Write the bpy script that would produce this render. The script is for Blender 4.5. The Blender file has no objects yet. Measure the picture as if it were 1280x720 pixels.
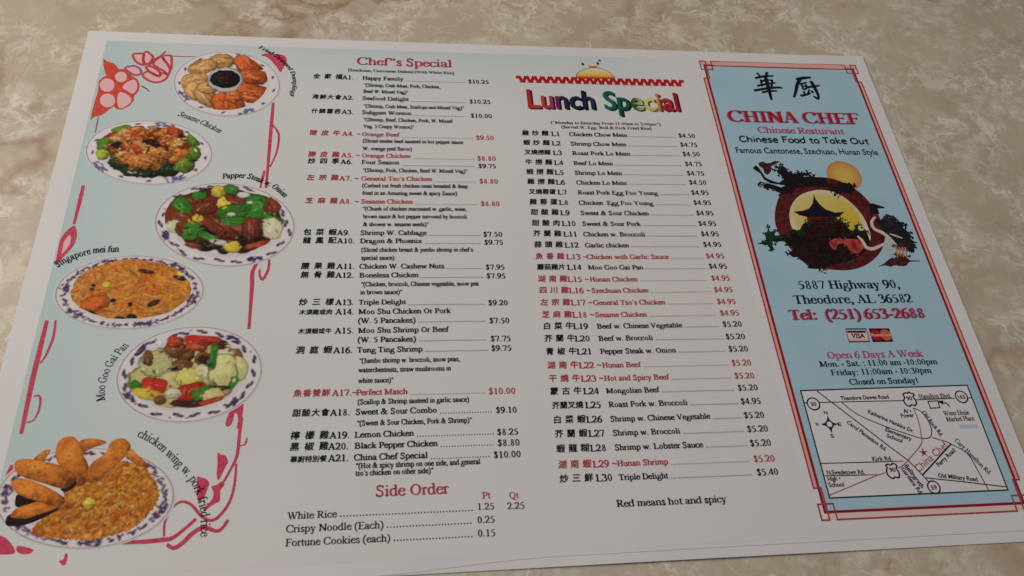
import bpy, bmesh, math, random
import numpy as np
from mathutils import Vector, Matrix
from mathutils.geometry import delaunay_2d_cdt

PI = math.pi
S = bpy.context.scene
COL = S.collection

# ---------------------------------------------------------------- camera, light, exposure
# page units: u to the right and v down the sheet from its top left corner, 14 units = 43.2 cm
K = 0.432/14
CAM_PAGE = (5.1467, 11.4041, 10.5117)
CAM_AXES = ((0.990728, -0.076464, 0.112301), (0.007770, 0.857124, 0.515051), (-0.135639, -0.509403, 0.849771))
LENS = 29.162
def world(u, v, z=0.0): return Vector(((u-7)*K, (4.58-v)*K, z))

cam_d = bpy.data.cameras.new('camera'); cam = bpy.data.objects.new('camera', cam_d); COL.objects.link(cam)
r, up, bk = (Vector(a) for a in CAM_AXES)
M = Matrix((r, up, bk)).transposed().to_4x4()
M.translation = world(CAM_PAGE[0], CAM_PAGE[1], CAM_PAGE[2]*K)
cam.matrix_world = M
cam_d.sensor_width = 36; cam_d.lens = LENS; cam_d.clip_start = 0.01; cam_d.clip_end = 20
cam_d.dof.use_dof = True; cam_d.dof.focus_distance = 0.43; cam_d.dof.aperture_fstop = 20
S.camera = cam

W = bpy.data.worlds.new('World'); S.world = W; W.use_nodes = True
W.node_tree.nodes['Background'].inputs[0].default_value = (0.98, 0.98, 1.0, 1)
W.node_tree.nodes['Background'].inputs[1].default_value = 0.08

def lamp(name, loc, target, size, power, color):
    d = bpy.data.lights.new(name, 'AREA'); d.shape = 'RECTANGLE'; d.size, d.size_y = size; d.energy = power; d.color = color
    o = bpy.data.objects.new(name, d); COL.objects.link(o); o.location = loc
    o.rotation_euler = (Vector(target)-Vector(loc)).to_track_quat('-Z', 'Y').to_euler()
lamp('window_light', (-0.95, 0.5, 0.85), (0, 0, 0), (0.7, 0.6), 9.4, (1.0, 0.915, 0.81))
lamp('ceiling_lamp', (0.1, 0.5, 1.9), (0, 0, 0), (1.1, 0.9), 7.2, (0.87, 0.94, 1.0))

S.view_settings.view_transform = 'Standard'; S.view_settings.look = 'None'
S.view_settings.exposure = 0.0; S.view_settings.gamma = 1.0
S.render.filter_size = 1.5

# ---------------------------------------------------------------- the layout of the print, in page units
CHEF_ROWS = [
('A1.', '全家福', 4.219, 'Happy Family', 4.562, 5.259, 0.94, '$10.25', 6.373, 6.737, 0.966, 0, [('"(Shrimp, Crab Meat, Pork, Chicken,', 4.586, 5.889, 1.099, False), ('Beef W. Mixed Veg)"', 4.582, 5.34, 1.244, False)]),
('A2.', '海鮮大會', 4.232, 'Seafood Delight', 4.567, 5.344, 1.407, '$10.25', 6.371, 6.739, 1.435, 0, [('"(Shrimp, Crab Meat, Scallops and Mixed Veg)"', 4.592, 6.273, 1.578, False)]),
('A3.', '什錦雲吞', 4.231, 'Subgum Wonton', 4.566, 5.387, 1.726, '$10.00', 6.376, 6.742, 1.759, 0, [('"(Shrimp, Beef, Chicken, Pork, W. Mixed', 4.591, 6.065, 1.878, False), ('Veg. 5 Crispy Wonton)"', 4.593, 5.426, 2.026, False)]),
('A4. ~', '陳皮牛', 4.251, 'Orange Beef', 4.573, 5.183, 2.201, '$9.50', 6.44, 6.741, 2.245, 1, [('(Sliced tender beef sauteed in hot pepper sauce', 4.589, 6.222, 2.338, False), ('W. orange peel flavor)', 4.592, 5.381, 2.5, False)]),
('A5. ~', '陳皮雞', 4.249, 'Orange Chicken', 4.58, 5.362, 2.652, '$8.80', 6.433, 6.746, 2.692, 1, []),
('A6.', '炒四季', 4.242, 'Four Season', 4.577, 5.178, 2.79, '$9.75', 6.445, 6.736, 2.848, 0, [('"(Shrimp, Pork, Chicken, Beef W. Mixed Veg)"', 4.598, 6.266, 2.949, False)]),
('A7. ~', '左宗雞', 4.233, "General Tso's Chicken", 4.578, 5.693, 3.122, '$8.80', 6.443, 6.748, 3.165, 1, [('(Curbed cut fresh chicken meat breaded & deep', 4.595, 6.256, 3.258, False), ('fried in an Amazing sweet & spicy Sauce)', 4.597, 6.078, 3.404, False)]),
('A8. ~', '芝麻雞', 4.246, 'Sesame Chicken', 4.58, 5.381, 3.574, '$8.80', 6.439, 6.742, 3.612, 1, [('"(Chunk of chicken marinated w. garlic, wine,', 4.607, 6.213, 3.708, False), ('brown sauce & hot pepper surround by broccoli', 4.618, 6.212, 3.855, False), ('& shower w. sesame seeds)"', 4.62, 5.617, 4.003, False)]),
('A9.', '包菜蝦', 4.231, 'Shrimp W. Cabbage', 4.581, 5.578, 4.166, '$7.50', 6.443, 6.745, 4.2, 0, []),
('A10.', '龍鳳配', 4.235, 'Dragon & Phoenix', 4.578, 5.506, 4.315, '$9.75', 6.449, 6.746, 4.348, 0, [("(Sliced chicken breast & jumbo shrimp in chef's", 4.599, 6.274, 4.47, False), ('special sauce)', 4.602, 5.09, 4.613, False)]),
('A11.', '腰果雞', 4.244, 'Chicken W. Cashew Nuts', 4.577, 5.828, 4.768, '$7.95', 6.445, 6.737, 4.796, 0, []),
('A12.', '無骨雞', 4.232, 'Boneless Chicken', 4.579, 5.443, 4.921, '$7.95', 6.447, 6.74, 4.952, 0, [('"(Chicken, broccoli, Chinese vegetable, snow pea', 4.604, 6.326, 5.072, False), ('in brown sauce)"', 4.598, 5.202, 5.207, False)]),
('A13.', '炒三樣', 4.245, 'Triple Delight', 4.577, 5.253, 5.378, '$9.20', 6.445, 6.741, 5.416, 0, []),
('A14.', '木須雞或肉', 4.25, 'Moo Shu Chicken Or Pork', 4.577, 5.893, 5.533, '$7.50', 6.442, 6.742, 5.713, 0, [('(W. 5 Pancakes)', 4.574, 5.386, 5.681, True)]),
('A15.', '木須蝦或牛', 4.251, 'Moo Shu Shrimp Or Beef', 4.577, 5.853, 5.837, '$7.75', 6.443, 6.74, 6.006, 0, [('(W. 5 Pancakes)', 4.574, 5.387, 5.984, True)]),
('A16.', '洞庭蝦', 4.242, 'Tung Ting Shrimp', 4.569, 5.476, 6.143, '$9.75', 6.442, 6.737, 6.159, 0, [('"(Jumbo shrimp w. broccoli, snow peas,', 4.599, 5.995, 6.304, False), ('waterchestnuts, straw mushrooms in', 4.593, 5.863, 6.445, False), ('white sauce)"', 4.591, 5.071, 6.603, False)]),
('A17.~', '魚香雙鮮', 4.244, 'Perfect Match', 4.567, 5.259, 6.783, '$10.00', 6.364, 6.742, 6.822, 1, [('(Scallop & Shrimp sauteed in garlic sauce)', 4.591, 6.091, 6.918, False)]),
('A18.', '甜酸大會', 4.228, 'Sweet & Sour Combo', 4.565, 5.65, 7.066, '$9.10', 6.445, 6.739, 7.101, 0, [('"(Sweet & Sour Chicken, Pork & Shrimp)"', 4.584, 6.117, 7.22, False)]),
('A19.', '檸檬雞', 4.231, 'Lemon Chicken', 4.559, 5.335, 7.385, '$8.25', 6.44, 6.734, 7.417, 0, []),
('A20.', '黑椒雞', 4.22, 'Black Pepper Chicken', 4.562, 5.645, 7.537, '$8.80', 6.436, 6.741, 7.572, 0, []),
('A21.', '華廚特別餐', 4.226, 'China Chef Special', 4.557, 5.51, 7.696, '$10.00', 6.374, 6.742, 7.734, 0, [('"(Hot & spicy shrimp on one side, and general', 4.58, 6.194, 7.804, False), ('tso\'s chicken on other side)"', 4.58, 5.579, 7.901, False)])]
LUNCH_ROWS = [
('L.1', '雞炒麵', 7.711, 'Chicken Chow Mein', 8.029, 9.041, 2.128, '$4.50', 9.948, 10.253, 2.126, 0, []),
('L.2', '蝦炒麵', 7.698, 'Shrimp Chow Mein', 8.03, 8.996, 2.337, '$4.75', 9.942, 10.251, 2.329, 0, []),
('L.3', '叉燒撈麵', 7.698, 'Roast Pork Lo Mein', 8.033, 9.033, 2.542, '$4.50', 9.944, 10.257, 2.537, 0, []),
('L.4', '牛撈麵', 7.695, 'Beef Lo Mein', 8.03, 8.701, 2.755, '$4.75', 9.948, 10.249, 2.75, 0, []),
('L.5', '蝦撈麵', 7.682, 'Shrimp Lo Mein', 8.025, 8.827, 2.96, '$4.75', 9.942, 10.249, 2.953, 0, []),
('L.6', '雞撈麵', 7.68, 'Chicken Lo Mein', 8.03, 8.88, 3.163, '$4.50', 9.944, 10.249, 3.144, 0, []),
('L.7', '叉燒蓉蛋', 7.689, 'Roast Pork Egg Foo Young', 8.028, 9.371, 3.365, '$4.95', 9.939, 10.248, 3.357, 0, []),
('L.8', '雞蓉蛋', 7.689, 'Chicken  Egg Foo Young', 8.021, 9.258, 3.572, '$4.95', 9.938, 10.245, 3.562, 0, []),
('L.9', '甜酸雞', 7.688, 'Sweet & Sour Chicken', 8.025, 9.153, 3.775, '$4.95', 9.945, 10.243, 3.771, 0, []),
('L.10', '甜酸肉', 7.691, 'Sweet & Sour Pork', 8.027, 8.979, 3.984, '$4.95', 9.942, 10.244, 3.978, 0, []),
('L.11', '芥蘭雞', 7.693, 'Chicken w. Broccoli', 8.021, 9.024, 4.185, '$4.95', 9.943, 10.249, 4.18, 0, []),
('L.12', '蒜頭雞', 7.691, 'Garlic chicken', 8.023, 8.73, 4.392, '$4.95', 9.94, 10.246, 4.383, 0, []),
('L.13 ~', '魚香雞', 7.691, 'Chicken with Garlic Sauce', 8.023, 9.336, 4.607, '$4.95', 9.942, 10.246, 4.601, 1, []),
('L.14', '蘑菇雞片', 7.685, 'Moo Goo Gai Pan', 8.02, 8.893, 4.798, '$4.95', 9.95, 10.252, 4.792, 0, []),
('L.15 ~', '湖南雞', 7.667, 'Hunan Chicken', 8.019, 8.769, 5.012, '$4.95', 9.944, 10.25, 5.01, 1, []),
('L.16 ~', '四川雞', 7.667, 'Szechuan Chicken', 8.02, 8.909, 5.21, '$4.95', 9.947, 10.25, 5.218, 1, []),
('L.17 ~', '左宗雞', 7.67, "General Tso's Chicken", 8.02, 9.137, 5.42, '$4.95', 9.95, 10.252, 5.428, 1, []),
('L.18 ~', '芝麻雞', 7.67, 'Sesame Chicken', 8.02, 8.816, 5.627, '$4.95', 9.955, 10.261, 5.63, 1, []),
('L.19', '白菜牛', 7.66, 'Beef w. Chinese Vegetable', 8.025, 9.323, 5.818, '$5.20', 9.954, 10.261, 5.822, 0, []),
('L.20', '芥蘭牛', 7.661, 'Beef w. Broccoli', 8.023, 8.843, 6.02, '$5.20', 9.956, 10.264, 6.032, 0, []),
('L.21', '青椒牛', 7.665, 'Pepper Steak w. Onion', 8.018, 9.154, 6.231, '$5.20', 9.955, 10.262, 6.237, 0, []),
('L.22 ~', '湖南牛', 7.669, 'Hunan Beef', 8.021, 8.589, 6.449, '$5.20', 9.953, 10.258, 6.466, 1, []),
('L.23 ~', '干燒牛', 7.673, 'Hot and Spicy Beef', 8.019, 8.972, 6.655, '$5.20', 9.95, 10.255, 6.673, 1, []),
('L.24', '蒙古牛', 7.684, 'Mongolian Beef', 8.022, 8.793, 6.849, '$5.20', 9.956, 10.262, 6.863, 0, []),
('L.25', '芥蘭叉燒', 7.687, 'Roast Pork w. Broccoli', 8.028, 9.171, 7.058, '$4.95', 9.953, 10.256, 7.072, 0, []),
('L.26', '白菜蝦', 7.675, 'Shrimp w. Chinese Vegetable', 8.021, 9.457, 7.272, '$5.20', 9.95, 10.257, 7.286, 0, []),
('L.27', '芥蘭蝦', 7.679, 'Shrimp w. Broccoli', 8.028, 8.984, 7.476, '$5.20', 9.95, 10.26, 7.492, 0, []),
('L.28', '蝦龍糊', 7.676, 'Shrimp w. Lobster Sauce', 8.025, 9.269, 7.685, '$5.20', 9.942, 10.255, 7.7, 0, []),
('L.29 ~', '湖南蝦', 7.683, 'Hunan Shrimp', 8.025, 8.733, 7.907, '$5.20', 9.941, 10.251, 7.926, 1, []),
('L.30', '炒三鮮', 7.701, 'Triple Delight', 8.023, 8.697, 8.098, '$5.40', 9.942, 10.253, 8.115, 0, [])]
TEXT_LINES = [
('heading', 'Chef"s Special', 1, 'red', 4.463, 6.111, 0.587),
('heading_note', '(Szechuan, Cantonese Dishes) (With White Rice)', 1, 'black', 4.316, 6.141, 0.752),
('heading', 'Side Order', 0, 'red', 4.832, 5.767, 8.181),
('column_head', 'Pt', 0, 'red', 6.19, 6.3, 8.268),
('column_head', 'Qt', 0, 'red', 6.539, 6.664, 8.278),
('heading_note', '(*Monday to Saturday From 11:00am to 3:00pm*)', 1, 'black', 7.741, 9.674, 1.859),
('heading_note', '(Served W. Egg- Roll & Pork Fried Rice)', 1, 'black', 7.912, 9.498, 1.957),
('footnote', 'Red means hot and spicy', 1, 'black', 7.936, 9.436, 8.454),
('title', 'CHINA CHEF', 1, 'crimson', 10.952, 13.45, 1.73),
('title_line', 'Chinese Resturant', 1, 'magenta', 11.428, 13.049, 1.977),
('address_line', '5887 Highway 90,', 1, 'navy', 11.331, 13.036, 5.172),
('address_line', 'Theodore, AL 36582', 1, 'navy', 11.188, 13.162, 5.438),
('telephone_line', 'Tel:  (251) 653-2688', 1, 'crimson', 11.061, 13.289, 5.716),
('opening_line', 'Open 6 Days A Week', 1, 'magenta', 11.459, 13.002, 6.381),
('opening_line', 'Mon. - Sat. : 11:00 am -10:00pm', 1, 'navy', 11.301, 13.188, 6.514),
('opening_line', 'Friday: 11:00am - 10:30pm', 1, 'navy', 11.438, 13.039, 6.655),
('opening_line', 'Closed on Sunday!', 1, 'navy', 11.682, 12.774, 6.812)]
SIDE_ROWS = [('White Rice', 3.762, 4.363, 8.421, [('1.25', 6.119, 6.343, 8.41), ('2.25', 6.507, 6.735, 8.419)]), ('Crispy Noodle (Each)', 3.754, 4.94, 8.584, [('0.25', 6.11, 6.34, 8.579)]), ('Fortune Cookies (each)', 3.757, 5.023, 8.751, [('0.15', 6.106, 6.336, 8.749)])]
HAND = (11.036, 13.456, 2.194)
FAMOUS = (10.923, 13.546, 2.445)
LUNCH_TITLE = (7.379, 10.084, 1.504, 1.05)
MAP_LINES = [('k', 1, [(10.903, 7.074), (12.448, 7.085)]), ('k', 1, [(12.629, 7.079), (13.25, 7.07)]), ('k', 1, [(13.455, 7.073), (13.52, 7.07)]), ('k', 1.2, [(11.145, 6.898), (12.002, 7.789), (12.195, 7.978), (12.338, 8.198), (12.396, 8.297)]), ('k', 1, [(11.472, 7.085), (11.657, 7.276), (12.024, 7.473), (12.328, 7.6), (12.481, 7.659), (12.603, 7.67), (12.674, 7.626), (12.713, 7.517), (12.698, 7.365), (12.636, 7.253), (12.543, 7.206)]), ('r', 1, [(12.543, 7.206), (12.556, 7.388), (12.526, 7.593), (12.475, 7.751), (12.207, 7.972), (12.081, 8.059), (12.009, 8.088)]), ('r', 1, [(11.8, 8.144), (11.663, 8.177), (10.897, 8.423)]), ('k', 1, [(12.676, 7.662), (12.874, 7.73), (12.93, 7.766), (13.125, 7.913), (13.192, 8.167), (13.243, 8.455)]), ('k', 1.5, [(12.93, 7.766), (12.338, 8.198)]), ('k', 1.1, [(12.359, 8.238), (12.863, 8.309), (13.522, 8.413)]), ('k', 1, [(10.892, 7.978), (11.976, 7.989)]), ('r', 1, [(11.976, 7.989), (12.122, 7.99)]), ('k', 1, [(10.908, 8.154), (11.525, 8.165)]), ('r', 1, [(11.525, 8.165), (11.673, 8.167)])]
MAP_BOX = [(10.898, 6.884), (13.527, 6.869), (13.535, 8.458), (10.887, 8.461)]
MAP_RINGS = [((11.035, 7.095), '30'), ((13.365, 7.051), '163'), ((12.444, 8.375), '59')]
MAP_SHIELDS = [[(12.453, 6.991), (12.505, 6.963), (12.53, 6.974), (12.567, 6.951), (12.58, 6.973), (12.632, 6.988), (12.603, 7.031), (12.625, 7.11), (12.588, 7.168), (12.539, 7.152), (12.496, 7.177), (12.449, 7.147), (12.436, 7.083), (12.469, 7.034)], [(11.834, 8.042), (11.88, 8.024), (11.909, 8.041), (11.95, 8.018), (11.992, 8.035), (11.996, 8.061), (11.979, 8.093), (12.0, 8.152), (11.976, 8.221), (11.926, 8.21), (11.879, 8.23), (11.828, 8.184), (11.825, 8.119), (11.852, 8.069)]]
MAP_SQUARE = [(12.812, 7.108), (12.97, 7.105), (12.96, 7.211), (12.808, 7.217)]
MAP_ARROW = [(13.121, 7.202), (13.095, 7.154), (13.032, 7.133)]
MAP_COMPASS = [(11.188, 7.412), (11.181, 7.248), (11.001, 7.42), (11.338, 7.431), (11.177, 7.601), (11.194, 7.297), (11.185, 7.527), (11.076, 7.409), (11.3, 7.412), (11.245, 7.414)]
MAP_LABELS = [('Theodore Dawes Road', (11.469, 7.05), (12.218, 7.046)), ('Hamilton Blvd.', (12.691, 7.064), (13.208, 7.064)), ('Carol Plantation Rd.', (11.448, 7.4), (11.899, 7.839)), ('Katherine Hankins Dr.', (11.817, 7.259), (12.413, 7.587)), ('Elementary', (11.995, 7.539), (12.342, 7.701)), ('School', (11.986, 7.629), (12.193, 7.724)), ('Al •', (12.369, 7.276), (12.496, 7.279)), ('Power', (12.311, 7.346), (12.515, 7.342)), ('Old Rock Rd.', (12.648, 7.272), (12.81, 7.654)), ('Winn Dixie', (12.984, 7.335), (13.386, 7.334)), ('Market Place', (12.993, 7.429), (13.436, 7.425)), ('Cary Hamilton Rd.', (12.998, 7.718), (13.338, 8.243)), ('Perry Road', (12.624, 8.094), (12.965, 7.872)), ('Old Military Road', (12.562, 8.239), (13.133, 8.32)), ('Bellingrath', (12.11, 8.057), (12.255, 8.382)), ('Gardens Rd', (12.044, 8.095), (12.198, 8.458)), ('Kirk Rd.', (11.669, 7.971), (11.965, 7.971)), ('N.Swedetown Rd.', (10.945, 8.137), (11.493, 8.148)), ('High •', (10.933, 8.23), (11.118, 8.225)), ('School', (10.922, 8.311), (11.144, 8.31))]
MAP_NAME = [(12.296, 8.162), (12.881, 7.799), (12.467, 7.876)]
MAP_SMUDGE = [(13.164, 7.483), (13.449, 7.483), (13.448, 7.541), (13.163, 7.543)]
WAVE = [(7.269, 0.815), (10.249, 0.846)]; DOME = [(8.315, 0.787), (8.318, 0.698), (8.404, 0.597), (8.56, 0.521), (8.724, 0.505), (8.892, 0.578), (9.006, 0.712), (9.005, 0.772)]
DOME_MARKS = [(8.652, 0.493), (8.469, 0.421), (8.75, 0.397), (8.793, 0.321)]
BRUSH = [(0.0265, [(11.682, 0.651), (11.872, 0.596), (12.061, 0.579)]), (0.0225, [(11.744, 0.515), (11.779, 0.559), (11.803, 0.629)]), (0.0265, [(11.955, 0.481), (11.926, 0.553), (11.892, 0.626)]), (0.0225, [(11.764, 0.731), (11.874, 0.697), (11.993, 0.684)]), (0.0225, [(11.676, 0.849), (11.851, 0.795), (12.058, 0.755)]), (0.0225, [(11.79, 0.683), (11.777, 0.78), (11.77, 0.859)]), (0.0252, [(12.005, 0.675), (11.981, 0.773), (11.943, 0.871)]), (0.0292, [(11.587, 0.965), (11.866, 0.9), (12.062, 0.872), (12.161, 0.884)]), (0.0239, [(11.732, 1.005), (11.89, 0.965), (12.04, 0.96)]), (0.0398, [(11.892, 0.599), (11.889, 0.776), (11.882, 0.969), (11.869, 1.185)]), (0.0358, [(12.481, 0.653), (12.637, 0.611), (12.794, 0.593)]), (0.0345, [(12.563, 0.655), (12.476, 0.773), (12.398, 0.952), (12.319, 1.11)]), (0.0212, [(12.517, 0.776), (12.6, 0.748), (12.676, 0.722)]), (0.0199, [(12.559, 0.788), (12.556, 0.85), (12.553, 0.912)]), (0.0199, [(12.647, 0.768), (12.638, 0.83), (12.618, 0.883)]), (0.0172, [(12.558, 0.832), (12.639, 0.807)]), (0.0199, [(12.554, 0.908), (12.631, 0.877)]), (0.0199, [(12.553, 0.947), (12.549, 1.025)]), (0.0199, [(12.674, 0.904), (12.616, 1.014)]), (0.0265, [(12.455, 1.068), (12.563, 1.037), (12.682, 0.991)]), (0.0265, [(12.632, 0.856), (12.773, 0.82), (12.91, 0.797)]), (0.0358, [(12.762, 0.684), (12.788, 0.816), (12.808, 0.991), (12.803, 1.113)]), (0.0292, [(12.804, 1.139), (12.759, 1.114), (12.712, 1.063)]), (0.0292, [(12.707, 0.933), (12.734, 0.984)])]
CARD_A = [(11.892, 5.879), (12.229, 5.884), (12.216, 6.121), (11.877, 6.117)]; CARD_B = [(12.27, 5.885), (12.602, 5.891), (12.595, 6.123), (12.26, 6.121)]
EMBLEM = {'ring': [(11.269, 3.831), (11.399, 3.483), (11.572, 3.265), (11.895, 3.061), (12.266, 2.954), (12.594, 3.012), (12.879, 3.212), (13.061, 3.51), (13.131, 3.823), (13.115, 4.13), (12.967, 4.429), (12.731, 4.649), (12.459, 4.791), (12.188, 4.833), (11.875, 4.806), (11.63, 4.769), (11.487, 4.59), (11.356, 4.353), (11.268, 4.132)], 'window': [(11.535, 3.792), (11.629, 3.56), (11.815, 3.362), (12.045, 3.26), (12.257, 3.23), (12.511, 3.296), (12.719, 3.513), (12.838, 3.786), (12.854, 4.13), (12.776, 4.281), (12.539, 4.318), (11.905, 4.243), (11.599, 4.169), (11.525, 4.019)], 'garden': [(11.16, 4.177), (11.312, 4.151), (11.416, 4.124), (11.536, 4.038), (11.627, 4.064), (11.725, 3.943), (11.823, 3.886), (12.021, 3.828), (12.327, 3.808), (12.366, 3.846), (12.424, 3.819), (12.427, 3.922), (12.483, 3.903), (12.498, 4.017), (12.584, 4.063), (12.649, 3.96), (12.695, 3.941), (12.67, 4.055), (12.781, 4.074), (12.805, 4.168), (12.766, 4.355), (12.57, 4.539), (12.303, 4.665), (12.023, 4.735), (11.812, 4.802), (11.577, 4.787), (11.628, 4.716), (11.493, 4.626), (11.492, 4.572), (11.393, 4.582), (11.344, 4.499), (11.438, 4.434), (11.382, 4.317), (11.281, 4.273), (11.15, 4.28)], 'roof': [(12.089, 3.32), (12.097, 3.439), (12.137, 3.537), (12.21, 3.634), (12.358, 3.703), (12.532, 3.683), (12.419, 3.78), (12.328, 3.804), (11.833, 3.791), (11.71, 3.753), (11.636, 3.684), (11.8, 3.667), (11.93, 3.616), (12.014, 3.518), (12.061, 3.399)], 'hall': [(11.841, 3.783), (12.337, 3.796), (12.324, 3.865), (12.381, 3.873), (12.31, 3.98), (12.265, 4.131), (11.723, 4.132), (11.764, 3.981), (11.73, 3.951), (11.813, 3.924)], 'limb': [(11.137, 2.773), (11.201, 2.715), (11.243, 2.755), (11.272, 2.845), (11.322, 2.987), (11.425, 3.046), (11.533, 3.085), (11.639, 3.003), (11.619, 2.922), (11.553, 2.874), (11.562, 2.8), (11.625, 2.82), (11.639, 2.737), (11.696, 2.715), (11.75, 2.838), (11.836, 2.899), (11.945, 2.877), (12.053, 2.855), (12.086, 2.887), (11.991, 2.958), (12.133, 2.94), (12.395, 2.986), (12.444, 3.115), (12.34, 3.177), (12.081, 3.127), (11.866, 3.17), (11.665, 3.292), (11.538, 3.333), (11.481, 3.294), (11.42, 3.227), (11.335, 3.208), (11.234, 3.209), (11.228, 3.137), (11.312, 3.096), (11.437, 3.135), (11.542, 3.186), (11.636, 3.144), (11.508, 3.118), (11.363, 3.095), (11.273, 3.008), (11.245, 2.886), (11.175, 2.826)], 'face': [(11.265, 2.66), (11.358, 2.629), (11.416, 2.67), (11.488, 2.656), (11.567, 2.614), (11.662, 2.62), (11.595, 2.667), (11.477, 2.727), (11.449, 2.843), (11.373, 2.917), (11.323, 2.885), (11.321, 2.783), (11.266, 2.73)], 'knot': [(12.46, 3.236), (12.455, 3.135), (12.614, 3.121), (12.68, 3.072), (12.722, 3.104), (12.804, 3.062), (12.845, 3.119), (12.873, 3.232), (12.755, 3.282), (12.639, 3.267), (12.501, 3.328)], 'bird': [(13.001, 3.57), (13.08, 3.502), (13.127, 3.518), (13.293, 3.588), (13.252, 3.608), (13.149, 3.608), (13.145, 3.726), (12.996, 3.715)], 'plume': [(13.09, 3.882), (13.189, 3.8), (13.266, 3.783), (13.282, 3.824), (13.359, 3.808), (13.435, 3.84), (13.385, 3.881), (13.471, 3.906), (13.507, 3.946), (13.463, 3.971), (13.493, 4.052), (13.46, 4.085), (13.542, 4.117), (13.573, 4.173), (13.533, 4.205), (13.57, 4.285), (13.533, 4.309), (13.585, 4.365), (13.527, 4.388), (13.52, 4.491), (13.484, 4.451), (13.425, 4.498), (13.412, 4.412), (13.364, 4.388), (13.247, 4.356), (13.188, 4.237), (13.116, 4.109), (13.071, 4.029)], 'fish': [(12.775, 4.769), (12.888, 4.721), (12.977, 4.66), (13.065, 4.606), (13.168, 4.591), (13.299, 4.618), (13.373, 4.649), (13.538, 4.659), (13.534, 4.671), (13.362, 4.68), (13.3, 4.738), (13.221, 4.765), (13.088, 4.745), (12.996, 4.77), (12.908, 4.744)], 'bloom': [(12.083, 4.316), (12.143, 4.253), (12.222, 4.222), (12.343, 4.237), (12.471, 4.229), (12.601, 4.261), (12.649, 4.379), (12.585, 4.473), (12.469, 4.511), (12.379, 4.441), (12.379, 4.348), (12.278, 4.316), (12.22, 4.347), (12.158, 4.441), (12.098, 4.41)], 'sprig': [(11.11, 3.982), (11.125, 4.088), (11.226, 4.068), (11.185, 4.151), (11.278, 4.19), (11.128, 4.269), (11.087, 4.323), (11.116, 4.442), (11.053, 4.436), (11.013, 4.349), (10.957, 4.331), (10.85, 4.326), (10.948, 4.284), (11.018, 4.237), (11.022, 4.12), (11.077, 4.088)]}
EMBLEM_NECKS = [[(13.05, 3.784), (12.949, 3.899), (12.957, 4.029), (13.073, 4.109), (13.156, 4.205), (13.209, 4.301), (13.245, 4.34)], [(12.614, 4.174), (12.669, 4.269), (12.7, 4.395), (12.802, 4.426), (12.962, 4.364), (13.149, 4.269)], [(13.194, 4.133), (13.294, 4.173), (13.399, 4.221)]]
EMBLEM_RIBS = [[(13.222, 4.388), (13.19, 4.568)], [(13.274, 4.393), (13.24, 4.577)], [(13.327, 4.397), (13.29, 4.587)], [(13.379, 4.402), (13.34, 4.596)]]
SUN = [(12.761, 2.91), (12.436, 2.839), (13.086, 2.979)]
BLOSSOM_BODY = [(0.334, 0.628), (0.401, 0.69), (0.528, 0.741), (0.609, 0.856), (0.697, 0.862), (0.782, 0.923), (0.845, 1.011), (0.927, 1.062), (0.989, 1.186), (0.995, 1.31), (0.964, 1.399), (0.933, 1.435), (0.948, 1.539), (0.893, 1.662), (0.784, 1.743), (0.695, 1.719), (0.663, 1.669), (0.523, 1.852), (0.457, 1.887), (0.401, 1.906), (0.359, 1.974), (0.352, 1.831), (0.356, 1.575), (0.37, 1.366), (0.364, 1.296), (0.344, 1.137), (0.403, 1.045), (0.447, 1.017), (0.413, 0.955), (0.358, 0.775)]
PETALS_SOLID = [[(0.763, 1.032), (0.756, 1.098), (0.718, 1.14), (0.663, 1.142), (0.612, 1.103), (0.585, 1.039), (0.592, 0.973), (0.63, 0.93), (0.685, 0.928), (0.736, 0.967)], [(0.595, 1.217), (0.587, 1.301), (0.542, 1.353), (0.475, 1.355), (0.414, 1.306), (0.379, 1.224), (0.386, 1.141), (0.432, 1.087), (0.498, 1.085), (0.561, 1.134)], [(0.734, 1.266), (0.78, 1.157), (0.882, 1.091), (0.943, 1.187), (0.951, 1.311), (0.902, 1.392), (0.819, 1.333)], [(0.658, 1.548), (0.65, 1.632), (0.603, 1.684), (0.534, 1.686), (0.471, 1.637), (0.436, 1.555), (0.443, 1.471), (0.49, 1.418), (0.559, 1.416), (0.624, 1.466)], [(0.69, 1.417), (0.726, 1.372), (0.818, 1.413), (0.893, 1.498), (0.896, 1.584), (0.844, 1.664), (0.759, 1.704), (0.706, 1.599)]]
PETALS_OUTLINED = [[(0.784, 0.517), (0.895, 0.493), (0.949, 0.51), (0.964, 0.658), (0.996, 0.75), (0.93, 0.734), (0.844, 0.663)], [(0.959, 0.49), (0.997, 0.442), (1.063, 0.505), (1.109, 0.559), (1.076, 0.691), (1.018, 0.73), (0.967, 0.64)], [(1.129, 0.707), (1.224, 0.554), (1.297, 0.626), (1.393, 0.771), (1.417, 0.862), (1.397, 0.951), (1.331, 0.884), (1.233, 0.814)], [(1.271, 0.524), (1.386, 0.519), (1.422, 0.677), (1.425, 0.825), (1.36, 0.717), (1.281, 0.599)], [(1.004, 0.987), (1.067, 0.894), (1.177, 0.963), (1.27, 0.996), (1.291, 0.922), (1.392, 0.964), (1.356, 1.074), (1.238, 1.132), (1.107, 1.092)], [(1.026, 0.785), (1.114, 0.782), (1.226, 0.86), (1.274, 0.932), (1.243, 0.982), (1.147, 0.927), (1.077, 0.875)], [(0.707, 0.844), (0.763, 0.796), (0.861, 0.783), (0.947, 0.853), (0.968, 0.952), (0.878, 0.983), (0.782, 0.923)]]
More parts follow.
